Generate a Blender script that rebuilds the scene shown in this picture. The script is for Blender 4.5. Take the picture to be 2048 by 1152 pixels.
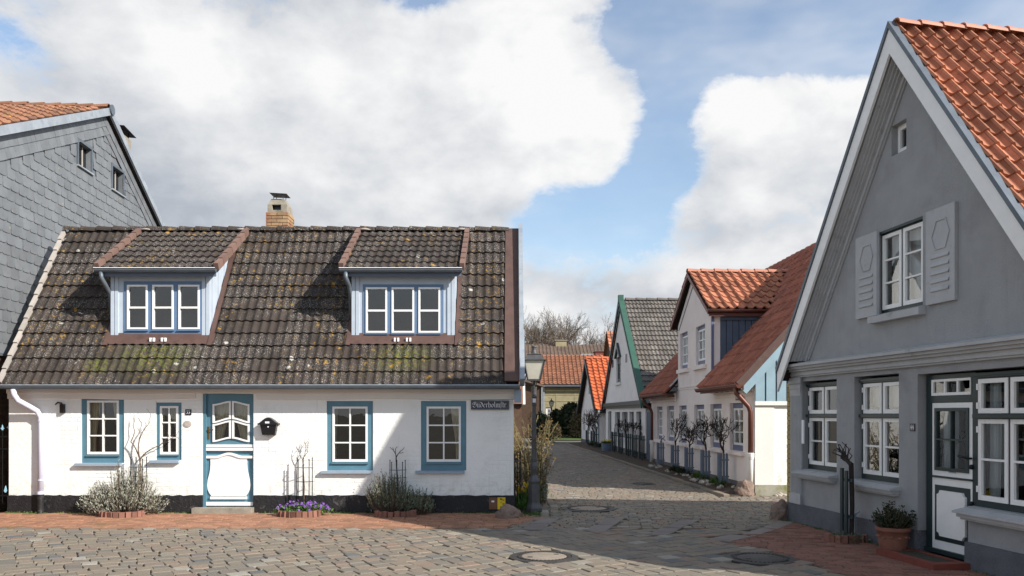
import bpy, bmesh, math, random
from mathutils import Vector, Matrix, noise as mnoise
random.seed(7)
R = math.radians
scene = bpy.context.scene
COL = scene.collection
for o in list(bpy.data.objects): bpy.data.objects.remove(o)

# ---------------------------------------------------------------- camera
FPX, CX, HY, CH = 1592.9, 1024.0, 829.0, 1.75      # focal length, centre, horizon (photo pixels), eye height
cam = bpy.data.cameras.new('camera'); cam.lens = 28.0; cam.sensor_width = 36.0
cam.shift_y = (HY - 576) / 2048; cam.clip_end = 3000; cam.clip_start = .1
camo = bpy.data.objects.new('camera', cam); COL.objects.link(camo)
camo.location = (0, 0, CH); camo.rotation_euler = (R(90), 0, 0)
scene.camera = camo
scene.view_settings.view_transform = 'Standard'; scene.view_settings.look = 'None'
scene.view_settings.exposure = 0.5; scene.view_settings.gamma = 1.0
scene.view_settings.use_curve_mapping = False

# ---------------------------------------------------------------- sun and sky
SUN = Vector((1.38, -.855, 1.0)).normalized()
sl = bpy.data.lights.new('sun', 'SUN'); sl.energy = 4.9; sl.angle = R(.5); sl.color = (1, .955, .885)
so = bpy.data.objects.new('sun', sl); COL.objects.link(so)
so.rotation_euler = SUN.to_track_quat('Z', 'Y').to_euler(); so.location = SUN * 60

class NT:
    """small helper to write node trees"""
    def __init__(s, tree): s.t = tree; s.n = tree.nodes; s.l = tree.links
    def new(s, typ, **kw):
        nd = s.n.new('ShaderNode' + typ)
        for k, v in kw.items():
            if k.startswith('i_'):
                key = k[2:]; key = int(key) if key.isdigit() else key.replace('_', ' ')
                s.put(nd.inputs[key], v)
            else: setattr(nd, k, v)
        return nd
    def put(s, sock, v):
        if hasattr(v, 'is_output'): s.l.new(v, sock)
        elif hasattr(v, 'outputs'): s.l.new(v.outputs[0], sock)
        else:
            if sock.type == 'RGBA' and len(v) == 3: v = (*v, 1)
            sock.default_value = v
    def math(s, op, a, b=0.0, clamp=False):
        nd = s.n.new('ShaderNodeMath'); nd.operation = op; nd.use_clamp = clamp
        s.put(nd.inputs[0], a); s.put(nd.inputs[1], b); return nd.outputs[0]
    def vmath(s, op, a, b=(0, 0, 0)):
        nd = s.n.new('ShaderNodeVectorMath'); nd.operation = op
        s.put(nd.inputs[0], a); s.put(nd.inputs[1], b)
        return nd.outputs['Value'] if op in ('LENGTH', 'DOT_PRODUCT', 'DISTANCE') else nd.outputs[0]
    def noise(s, vec, scale, detail=3, rough=.5, lac=2.0, dist=0):
        nd = s.new('TexNoise', i_Scale=scale, i_Detail=detail, i_Roughness=rough, i_Lacunarity=lac, i_Distortion=dist)
        s.put(nd.inputs['Vector'], vec); return nd.outputs['Fac']
    def ramp(s, v, lo, hi, a=0.0, b=1.0):
        nd = s.new('MapRange'); nd.interpolation_type = 'SMOOTHSTEP'
        for k, x in zip(('Value', 'From Min', 'From Max', 'To Min', 'To Max'), (v, lo, hi, a, b)): s.put(nd.inputs[k], x)
        return nd.outputs[0]
    def mix(s, f, a, b, mode='MIX'):
        nd = s.new('Mix', data_type='RGBA', blend_type=mode)
        s.put(nd.inputs[0], f); s.put(nd.inputs[6], a); s.put(nd.inputs[7], b); return nd.outputs[2]

w = bpy.data.worlds.new('World'); scene.world = w; w.use_nodes = True
t = NT(w.node_tree); t.n.clear()
sky = t.new('TexSky', sky_type='NISHITA'); sky.sun_disc = False
sky.sun_elevation = math.asin(SUN.z); sky.sun_rotation = math.atan2(SUN.x, SUN.y)
sky.air_density = 1.1; sky.dust_density = .1; sky.ozone_density = 1.3
dirv = t.new('TexCoord').outputs['Generated']
def pdir(px, py):
    return Vector(((px - CX) / FPX, 1, (HY - py) / FPX)).normalized()
# cloud cover: fractal noise gathered round a few cumulus masses and thinned where the sky is open
warp = t.new('TexNoise', i_Scale=5.0, i_Detail=2.0); t.put(warp.inputs['Vector'], dirv)
wv = t.vmath('SCALE', t.vmath('SUBTRACT', warp.outputs['Color'], (.5, .5, .5))); wv.node.inputs['Scale'].default_value = .17
dw = t.vmath('ADD', dirv, wv)
field = None
for (px, py, rx, rz, amp) in [(280, 220, .40, .19, .50), (820, 250, .26, .12, .50), (1090, 140, .13, .085, .45), (1230, 230, .06, .07, .30), (500, 400, .55, .06, .35),
                              (1560, 320, .14, .075, .45), (1430, 350, .08, .05, .25), (1660, 220, .08, .07, .35), (1300, 580, .34, .045, .40), (1480, 440, .20, .05, .25),
                              (2050, 50, .05, .045, .45), (1180, 0, .13, .025, .22), (1530, 110, .13, .055, -.62), (1760, 30, .17, .07, -.55),
                              (1180, 410, .13, .066, -1.15), (1290, 330, .05, .05, -.55), (840, 0, .06, .035, -.70), (1385, 60, .045, .07, -.40), (40, 70, .08, .07, -.42), (1390, 260, .04, .06, -.45)]:
    c = pdir(px, py)
    d = t.vmath('MULTIPLY', t.vmath('SUBTRACT', dw, tuple(c)), (1 / rx, .6 / rx, 1 / rz))
    g = t.math('POWER', 2.718, t.math('MULTIPLY', t.vmath('DOT_PRODUCT', d, d), -1.0))
    g = t.math('MULTIPLY', g, amp)
    field = g if field is None else t.math('ADD', field, g)
q = t.vmath('MULTIPLY', dirv, (1, 1, 1.6))
n1 = t.noise(q, 4.4, 6, .56, 2.15, .1); n2 = t.noise(t.vmath('ADD', q, (.045, -.01, .06)), 4.4, 3, .56, 2.15, .1)
fine = t.noise(q, 15, 6, .62, 2.2, .3)
dens = t.math('ADD', t.math('ADD', t.math('MULTIPLY', t.math('SUBTRACT', n1, .5), 1.7), .10), field)
dens = t.math('ADD', dens, t.math('MULTIPLY', t.math('SUBTRACT', fine, .5), .85))
cover = t.ramp(dens, -.05, .40)
veil = t.noise(t.vmath('MULTIPLY', dirv, (1, 1, 3)), 3.0, 4, .62)
thin = t.ramp(veil, .34, .80, .12, .62)
sepz = t.new('SeparateXYZ'); t.put(sepz.inputs[0], dirv)
bank = t.math('MULTIPLY', t.ramp(sepz.outputs['Z'], .24, .10, 0, 1), t.ramp(t.math('ADD', n1, t.math('MULTIPLY', t.ramp(sepz.outputs['Z'], .2, .06), .25)), .40, .60, .25, .96))
cover = t.math('MAXIMUM', t.math('MAXIMUM', cover, thin), bank)
big = t.noise(q, 2.6, 3, .55)
lit = t.math('MULTIPLY', t.math('SUBTRACT', n1, n2), 1.9)
bright = None
for (px, py, rx, rz, amp) in [(760, 210, .26, .13, .30), (1120, 170, .12, .10, .30), (1560, 290, .15, .09, .28), (120, 260, .22, .20, -.22), (500, 420, .40, .05, -.16), (1400, 560, .4, .05, -.16), (560, 20, .3, .05, -.05)]:
    d = t.vmath('MULTIPLY', t.vmath('SUBTRACT', dw, tuple(pdir(px, py))), (1 / rx, .6 / rx, 1 / rz))
    g = t.math('MULTIPLY', t.math('POWER', 2.718, t.math('MULTIPLY', t.vmath('DOT_PRODUCT', d, d), -1.0)), amp)
    bright = g if bright is None else t.math('ADD', bright, g)
shade = t.math('ADD', t.math('ADD', .56, t.math('MULTIPLY', t.math('SUBTRACT', .5, big), .9)), t.math('ADD', lit, bright))
shade = t.math('ADD', shade, t.math('MULTIPLY', t.math('SUBTRACT', fine, .5), .55))
thinedge = t.ramp(cover, 1.0, .45, 0, .22)
shade = t.math('ADD', shade, thinedge, True)
ccol = t.mix(shade, (2.85, 3.1, 3.5), (5.9, 5.9, 5.9))
skyc = t.mix(cover, t.vmath('MULTIPLY', sky.outputs[0], (1.08, 1.10, 1.12)), ccol)
bg = t.new('Background', i_Color=skyc, i_Strength=.115)
t.l.new(bg.outputs[0], t.new('OutputWorld').inputs[0])
w.cycles.sampling_method = 'MANUAL'; w.cycles.sample_map_resolution = 256

# ---------------------------------------------------------------- materials
def srgb(r, g, b):
    f = lambda c: (c / 255 / 12.92) if c / 255 <= .04045 else ((c / 255 + .055) / 1.055) ** 2.4
    return (f(r), f(g), f(b))
MATS = {}
def mat(name, col, rough=.75, var=.12, scale=6, bump=0.0, bscale=60, rand=0.0, metal=0.0, col2=None, c2=(.5, .7), c2scale=3, spec=.4, extra=None, bdist=.01):
    m = bpy.data.materials.new(name); m.use_nodes = True; t = NT(m.node_tree)
    p = t.n['Principled BSDF']
    geo = t.new('NewGeometry'); pos = geo.outputs['Position']
    n = t.noise(pos, scale, 5, .6)
    c = t.mix(t.ramp(n, .3, .7), tuple(x * (1 - var) for x in col), tuple(min(1, x * (1 + var)) for x in col))
    if rand:
        oi = t.new('ObjectInfo')
        r = t.math('FRACT', t.math('ADD', oi.outputs['Random'], geo.outputs['Random Per Island']))
        k = t.ramp(r, 0, 1, 1 - rand, 1 + rand)
        cm = t.new('CombineXYZ'); [t.put(cm.inputs[i], k) for i in range(3)]
        c = t.mix(1.0, c, cm.outputs[0], 'MULTIPLY')
    else: r = None
    if col2: c = t.mix(t.ramp(t.noise(pos, c2scale, 6, .65), *c2), c, col2)
    h = None
    if bump:
        h = t.noise(pos, bscale, 4, .6)
    if extra:
        res = extra(t, pos, c, r, h)
        c, h = res[0], res[1]
        if len(res) > 2: t.put(p.inputs['Roughness'], res[2])
        else: p.inputs['Roughness'].default_value = rough
    else: p.inputs['Roughness'].default_value = rough
    if h is not None:
        b = t.new('Bump', i_Strength=bump, i_Distance=bdist); t.put(b.inputs['Height'], h)
        t.l.new(b.outputs[0], p.inputs['Normal'])
    t.put(p.inputs['Base Color'], c)
    p.inputs['Metallic'].default_value = metal
    p.inputs['Specular IOR Level'].default_value = spec
    MATS[name] = m; return m

def brickpaint(sc=1.0, strength=1.0, horiz='X'):
    def ex(t, pos, c, r, h):
        sp = t.new('SeparateXYZ'); t.put(sp.inputs[0], pos)
        cb = t.new('CombineXYZ'); t.put(cb.inputs[0], sp.outputs[horiz]); t.put(cb.inputs[1], sp.outputs['Z'])
        wob = t.new('TexNoise', i_Scale=4.0, i_Detail=3.0); t.put(wob.inputs['Vector'], pos)
        wv = t.vmath('SCALE', t.vmath('SUBTRACT', wob.outputs['Color'], (.5, .5, .5))); wv.node.inputs['Scale'].default_value = .05
        v = t.vmath('ADD', cb.outputs[0], wv)
        bk = t.new('TexBrick', i_Scale=1.0, i_Mortar_Size=.008, i_Mortar_Smooth=1.0, i_Brick_Width=.235, i_Row_Height=.077)
        t.put(bk.inputs['Vector'], v)
        fade = t.ramp(t.noise(pos, 1.3, 4, .6), .42, .68, .03, .55)
        hh = t.math('ADD', t.math('MULTIPLY', t.math('MULTIPLY', bk.outputs['Fac'], -1.0), fade), t.math('MULTIPLY', t.noise(pos, 14, 5, .6), .9))
        dirt = t.math('MAXIMUM', t.ramp(t.noise(pos, 1.7, 7, .7), .54, .80, 0, .34), t.ramp(t.noise(t.vmath('MULTIPLY', pos, (7, 7, .6)), 1.5, 5, .65), .56, .78, 0, .30))
        c2 = t.mix(dirt, c, tuple(x for x in srgb(176, 172, 160)))
        # rain splash and damp rising from the plinth
        low = t.math('MULTIPLY', t.ramp(sp.outputs['Z'], .75, .3, 0, .45), t.ramp(t.noise(pos, 7, 6, .75), .44, .68))
        c2 = t.mix(low, c2, srgb(168, 163, 146))
        return c2, hh
    return ex

def tilewear(orange=.6, white=.6, moss=0.3, mossspots=()):
    """lichen, weathering and moss on concrete tiles"""
    def ex(t, pos, c, r, h):
        c = t.mix(t.ramp(t.noise(pos, 1.1, 4, .6), .4, .7, 0, .45), c, srgb(66, 58, 52))
        dark = t.ramp(t.noise(pos, 26, 4, .7), .55, .72, 0, .6)
        c = t.mix(dark, c, srgb(40, 35, 32))
        sp = t.math('MULTIPLY', t.ramp(t.noise(pos, 48, 3, .75), .56, .64), t.ramp(t.noise(pos, 1.6, 4, .6), .34, .60))
        c = t.mix(t.math('MULTIPLY', sp, white), c, srgb(176, 172, 166))
        vo = t.new('TexVoronoi', i_Scale=2.6, i_Randomness=1.0); t.put(vo.inputs['Vector'], pos)
        d = t.math('ADD', vo.outputs['Distance'], t.math('MULTIPLY', t.math('SUBTRACT', t.noise(pos, 30, 4, .75), .5), .22))
        sp2 = t.new('SeparateXYZ'); t.put(sp2.inputs[0], vo.outputs['Color'])
        ring = t.math('MULTIPLY', t.math('MULTIPLY', t.ramp(d, .035, .06), t.ramp(d, .115, .085)), t.ramp(sp2.outputs[0], .45, .5))
        c = t.mix(t.math('MULTIPLY', ring, white), c, srgb(190, 187, 178))
        crust = t.math('MULTIPLY', t.ramp(t.noise(pos, 13, 5, .75), .56, .63), t.ramp(t.noise(t.vmath('ADD', pos, (5, 2, 9)), 1.5, 3, .6), .45, .60))
        c = t.mix(t.math('MULTIPLY', crust, orange), c, srgb(168, 130, 52))
        v2 = t.new('TexVoronoi', i_Scale=2.1, i_Randomness=1.0); t.put(v2.inputs['Vector'], t.vmath('ADD', pos, (3.3, 1.7, 5.1)))
        d2 = t.math('ADD', v2.outputs['Distance'], t.math('MULTIPLY', t.math('SUBTRACT', t.noise(pos, 26, 5, .75), .5), .5))
        sp3 = t.new('SeparateXYZ'); t.put(sp3.inputs[0], v2.outputs['Color'])
        c = t.mix(t.math('MULTIPLY', t.math('MULTIPLY', t.ramp(d2, .13, .06), t.ramp(sp3.outputs[0], .4, .45)), orange), c, srgb(180, 138, 48))
        m = t.ramp(t.noise(pos, 2.2, 6, .7), .60, .74, 0, moss)
        for (cx, cy, cz, rad) in mossspots:
            dd = t.vmath('MULTIPLY', t.vmath('SUBTRACT', pos, (cx, cy, cz)), (1.0, 1.5, 1.5))
            k = t.math('MULTIPLY', t.ramp(t.vmath('LENGTH', dd), rad, rad * .2), t.ramp(t.noise(pos, 16, 6, .75), .46, .56))
            m = t.math('MAXIMUM', m, t.math('MULTIPLY', k, .85))
        c = t.mix(m, c, srgb(88, 92, 34))
        return c, t.math('ADD', t.noise(pos, 45, 4, .7), t.math('MULTIPLY', m, .6))
    return ex

M = MATS
mat('white_wall', srgb(238, 237, 232), .85, .02, 2, .55, 60, extra=brickpaint(), bdist=.02)
mat('white_wall_side', srgb(238, 237, 232), .85, .02, 2, .55, 60, extra=brickpaint(horiz='Y'), bdist=.02)
mat('white_smooth', srgb(228, 224, 218), .85, .03, 2, .25, 30)
mat('pink_wall', srgb(238, 225, 217), .88, .04, 1.5, .25, 40, col2=srgb(222, 209, 201), c2=(.55, .75), c2scale=1.4)
mat('green_house_wall', srgb(238, 231, 225), .88, .04, 1.2, .2, 30, col2=srgb(222, 214, 208), c2=(.55, .75))
def plaster(t, pos, c, r, h):
    st = t.noise(t.vmath('MULTIPLY', pos, (6, 6, .5)), 1.6, 5, .65)
    c = t.mix(t.ramp(st, .52, .75, 0, .22), c, srgb(126, 126, 123))
    pt = t.noise(pos, .9, 3, .5, 2, 1.2)
    c = t.mix(t.ramp(pt, .50, .54, 0, .22), c, srgb(164, 165, 165))
    return c, h
mat('grey_wall', srgb(156, 157, 158), .9, .06, 2.5, .75, 75, col2=srgb(142, 143, 145), c2=(.5, .75), c2scale=1.2, bdist=.012, extra=plaster)
mat('grey_trim', srgb(176, 177, 178), .75, .06, 3, .2, 50, col2=srgb(150, 150, 148), c2=(.56, .75), c2scale=5)
mat('grey_plinth', srgb(104, 106, 112), .95, .12, 5, 1.0, 55, bdist=.03)
def plinthwear(t, pos, c, r, h):
    c = t.mix(t.ramp(t.noise(pos, 9, 6, .75), .57, .66, 0, .7), c, srgb(92, 88, 84))
    return c, t.noise(pos, 18, 5, .65)
mat('black_plinth', srgb(33, 32, 34), .6, .2, 6, .8, 30, extra=plinthwear, bdist=.02)
mat('pink_plinth', srgb(112, 106, 104), .9, .1, 5, .4, 40)
mat('mossy_plinth', srgb(158, 154, 140), .95, .1, 4, .5, 30, col2=srgb(120, 122, 76), c2=(.45, .65), c2scale=2.2)
mat('teal', srgb(84, 124, 140), .45, .08, 5, .1, 60, spec=.5, col2=srgb(92, 138, 156), c2=(.55, .8))
mat('sill_blue', srgb(146, 160, 174), .5, .06, 5)
mat('white_paint', srgb(236, 235, 232), .42, .03, 6, .06, 60, spec=.5, col2=srgb(212, 209, 200), c2=(.6, .85), c2scale=5)
mat('dormer_blue', srgb(96, 120, 150), .5, .06, 5, .05, 50)
mat('dormer_board', srgb(182, 192, 203), .55, .05, 4, .08, 60)
mat('fascia_grey', srgb(96, 108, 126), .6, .06, 4)
mat('zinc', srgb(158, 164, 170), .5, .12, 3, .05, 20, metal=.25, col2=srgb(140, 150, 160), c2=(.5, .7), c2scale=4)
mat('zinc_dark', srgb(100, 108, 116), .5, .12, 5, metal=.3)
mat('pipe_lilac', srgb(206, 206, 222), .4, .03, 5, spec=.5)
mat('copper_brown', srgb(92, 70, 63), .6, .12, 4, .1, 20, col2=srgb(80, 60, 54), c2=(.5, .7))
mat('verge_clay', srgb(118, 93, 83), .8, .1, 6, .2, 40, rand=.1)
mat('verge_grey', srgb(172, 164, 156), .8, .1, 6, .2, 40, rand=.1)
mat('gutter_brown', srgb(104, 60, 48), .45, .1, 5, metal=.2, spec=.5)
mat('roof_deck', srgb(44, 38, 36), .9, .2, 6)
MOSS = [(-6.35, 14.2, 2.8, 1.0), (-1.95, 14.2, 2.75, .75), (-7.3, 14.1, 2.6, .4)]
mat('brown_tile', srgb(55, 47, 42), .85, .16, 3, .5, 45, rand=.2, extra=tilewear(.72, .8, .3, MOSS), bdist=.008)
mat('green_house_tile', srgb(104, 98, 92), .88, .16, 3, .4, 45, rand=.2, extra=tilewear(.2, .6, .4), bdist=.01)
def claywear(t, pos, c, r, h):
    c = t.mix(t.ramp(t.noise(pos, 2.5, 5, .6), .5, .75, 0, .45), c, srgb(150, 84, 60))
    c = t.mix(t.ramp(t.noise(pos, 22, 5, .75), .54, .70, 0, .5), c, srgb(104, 66, 52))
    return c, h
mat('orange_tile', srgb(168, 112, 86), .78, .12, 4, .25, 50, rand=.26, extra=claywear, spec=.2)
mat('bright_tile', srgb(190, 98, 58), .6, .08, 4, .15, 50, rand=.2)
mat('red_brown_tile', srgb(158, 100, 80), .75, .1, 4, .2, 50, rand=.18, extra=claywear, spec=.3)
mat('old_tile', srgb(140, 96, 72), .85, .15, 3, .3, 40, rand=.2, extra=tilewear(.8, .3, .3))
mat('ridge_clay', srgb(182, 120, 94), .6, .1, 4, .15, 40, rand=.08)
mat('far_tile', srgb(138, 92, 68), .8, .15, 2, rand=.14)
mat('far_brown_tile', srgb(112, 94, 82), .9, .2, 1.2, col2=srgb(122, 112, 62), c2=(.55, .75), c2scale=.8)
def slatewear(t, pos, c, r, h):
    vo = t.new('TexVoronoi', i_Scale=5.0); t.put(vo.inputs['Vector'], pos)
    k = t.math('MULTIPLY', t.ramp(t.math('ADD', vo.outputs['Distance'], t.math('MULTIPLY', t.noise(pos, 40, 3, .7), .25)), .24, .17), t.ramp(t.noise(pos, .8, 4, .6), .47, .62))
    c = t.mix(t.math('MULTIPLY', k, .85), c, srgb(176, 164, 92))
    c = t.mix(t.ramp(t.noise(pos, .7, 6, .7), .45, .75, 0, .5), c, srgb(124, 126, 128))
    return c, h
mat('slate', srgb(110, 113, 116), .55, .1, 3, .25, 35, rand=.10, extra=slatewear, spec=.45)
mat('dark_green', srgb(36, 52, 54), .4, .1, 5, spec=.5)
mat('gable_green', srgb(56, 92, 78), .55, .08, 4)
mat('blue_lilac', srgb(104, 110, 136), .5, .06, 4)
mat('slate_blue_board', srgb(84, 95, 110), .6, .08, 4, .1, 40)
mat('pale_blue_board', srgb(142, 168, 180), .6, .06, 4, .1, 40)
mat('guard_blue', srgb(96, 108, 124), .6, .1, 8)
mat('black_iron', srgb(24, 25, 27), .45, .15, 10, metal=.3)
mat('tip_blue', srgb(150, 196, 214), .4, .05, 10)
def ironwear(t, pos, c, r, h):
    return t.mix(t.ramp(t.noise(pos, 14, 5, .7), .5, .75, 0, .5), c, srgb(108, 104, 100)), h
mat('lamp_iron', srgb(84, 83, 84), .5, .15, 10, .1, 60, metal=.35, extra=ironwear)
mat('lamp_glass', srgb(196, 192, 176), .45, .06, 5, spec=.5)
mat('box_black', srgb(22, 22, 24), .35, .1, 10, spec=.5)
mat('sign_navy', srgb(18, 18, 34), .3, .1, 10, spec=.6)
mat('enamel_white', srgb(232, 232, 236), .3, .02, 10)
mat('plate_yellow', srgb(222, 190, 36), .4, .08, 10)
mat('plate_brown', srgb(112, 76, 52), .5, .08, 10)
mat('brass', srgb(120, 96, 62), .4, .1, 20, metal=.7)
mat('concrete', srgb(146, 138, 124), .95, .15, 6, .5, 40, col2=srgb(112, 108, 96), c2=(.5, .7), c2scale=4)
mat('chimney_brick', srgb(158, 130, 98), .92, .12, 10, .4, 60, rand=.22, col2=srgb(150, 102, 78), c2=(.48, .56), c2scale=2.2)
mat('yellow_brick', srgb(166, 146, 98), .92, .12, 10, .4, 60, rand=.2)
mat('mortar', srgb(104, 98, 90), .95, .12, 8)
def farbrick(t, pos, c, r, h):
    c = t.mix(t.ramp(t.noise(t.vmath('MULTIPLY', pos, (.4, .4, 3)), 2.0, 4, .7), .45, .7, 0, .5), c, srgb(132, 120, 84))
    return c, h
mat('far_yellow_brick', srgb(156, 147, 118), .95, .12, 2, extra=farbrick)
mat('dark_brick', srgb(88, 68, 54), .95, .2, 6, .4, 30, rand=.2)
mat('paver_brick', srgb(152, 110, 86), .9, .12, 5, .35, 60, rand=.17, col2=srgb(120, 98, 66), c2=(.55, .72), c2scale=1.6)
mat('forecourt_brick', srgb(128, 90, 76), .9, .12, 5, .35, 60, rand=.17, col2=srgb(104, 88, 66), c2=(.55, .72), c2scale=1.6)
mat('joint_sand', srgb(118, 108, 90), .97, .2, 8, .4, 60, col2=srgb(74, 76, 44), c2=(.52, .66), c2scale=3)
def cobblecol(t, pos, c, r, h):
    cr = t.new('ValToRGB'); t.put(cr.inputs[0], r); e = cr.color_ramp; e.interpolation = 'LINEAR'
    cols = [(0, (126, 116, 102)), (.18, (138, 126, 110)), (.36, (122, 113, 101)), (.52, (142, 125, 109)), (.68, (114, 110, 102)), (.80, (134, 124, 108)), (.87, (98, 101, 102)), (.92, (142, 114, 97)), (.97, (138, 130, 116)), (1, (164, 158, 146))]
    while len(e.elements) < len(cols): e.elements.new(.5)
    for el, (p_, cc) in zip(e.elements, cols): el.position = p_; el.color = (*srgb(*cc), 1)
    c = t.mix(t.ramp(t.noise(pos, 60, 4, .7), .35, .7, 0, .35), cr.outputs[0], srgb(86, 80, 72))
    c = t.mix(t.ramp(t.noise(pos, .6, 4, .6), .4, .7, 0, .3), c, srgb(132, 122, 106))
    return c, h
mat('cobble', srgb(130, 122, 112), .82, .1, 5, .5, 50, rand=.1, extra=cobblecol, spec=.35)
mat('slab_stone', srgb(122, 113, 107), .8, .1, 4, .35, 50, rand=.14)
mat('earth', srgb(74, 62, 50), .97, .25, 8, .9, 40, bdist=.03)
mat('far_ground', srgb(112, 104, 92), .95, .15, .6, .3, 20)
mat('grass', srgb(72, 96, 40), .9, .3, 3, .5, 60)
mat('rock', srgb(132, 112, 100), .9, .18, 5, .8, 22, col2=srgb(96, 92, 84), c2=(.5, .65), c2scale=7, bdist=.03)
mat('white_stone', srgb(168, 160, 148), .9, .1, 10, .5, 30, rand=.2)
mat('terracotta', srgb(130, 86, 70), .85, .12, 7, .3, 40)
mat('red_step', srgb(120, 62, 50), .8, .12, 6, .3, 40)
mat('door_mat', srgb(64, 62, 52), .97, .2, 30, .8, 120)
mat('lavender_leaf', srgb(150, 152, 136), .9, .2, 12, rand=.25)
mat('lavender_green', srgb(112, 120, 98), .9, .2, 12, rand=.25)
mat('twig', srgb(92, 78, 64), .9, .2, 12, rand=.2)
mat('dark_twig', srgb(54, 46, 42), .9, .2, 12, rand=.2)
mat('far_twig', srgb(100, 88, 76), .95, .2, 2, rand=.2)
mat('rose_stem', srgb(102, 94, 62), .8, .25, 4, rand=.3)
mat('rose_leaf', srgb(116, 92, 58), .8, .3, 5, rand=.4)
mat('leaf_green', srgb(70, 100, 38), .6, .25, 8, rand=.3)
mat('dark_leaf', srgb(40, 52, 28), .6, .25, 8, rand=.35)
mat('hedge_brown', srgb(92, 80, 56), .9, .25, 5, rand=.3)
mat('petal_purple', srgb(112, 72, 148), .7, .15, 10, rand=.25)
mat('petal_yellow', srgb(236, 202, 40), .6, .1, 10)
mat('curtain', srgb(206, 190, 160), .9, .06, 6)
mat('curtain_white', srgb(214, 216, 220), .9, .05, 6)
mat('room', srgb(24, 21, 19), .95, .3, 2)
mat('cast_iron', srgb(70, 66, 62), .6, .15, 12, .4, 60, metal=.3)
mat('cover_concrete', srgb(142, 130, 116), .9, .12, 8, .4, 60)
g = bpy.data.materials.new('glass'); g.use_nodes = True; t = NT(g.node_tree); t.n.clear()
fr_ = t.new('Fresnel', i_IOR=1.62)
gl = t.new('BsdfGlossy', i_Roughness=.0, i_Color=(1, 1, 1)); tr = t.new('BsdfTransparent', i_Color=(.86, .9, .88))
wob = t.new('Bump', i_Strength=.06, i_Distance=.02); t.put(wob.inputs['Height'], t.noise(t.new('NewGeometry').outputs['Position'], 2.5, 2)); t.l.new(wob.outputs[0], gl.inputs['Normal'])
ms = t.new('MixShader'); t.put(ms.inputs[0], t.math('MINIMUM', t.math('MULTIPLY', fr_.outputs[0], 1.7), 1.0))
t.l.new(tr.outputs[0], ms.inputs[1]); t.l.new(gl.outputs[0], ms.inputs[2])
t.l.new(ms.outputs[0], t.new('OutputMaterial').inputs[0]); M['glass'] = g

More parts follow.
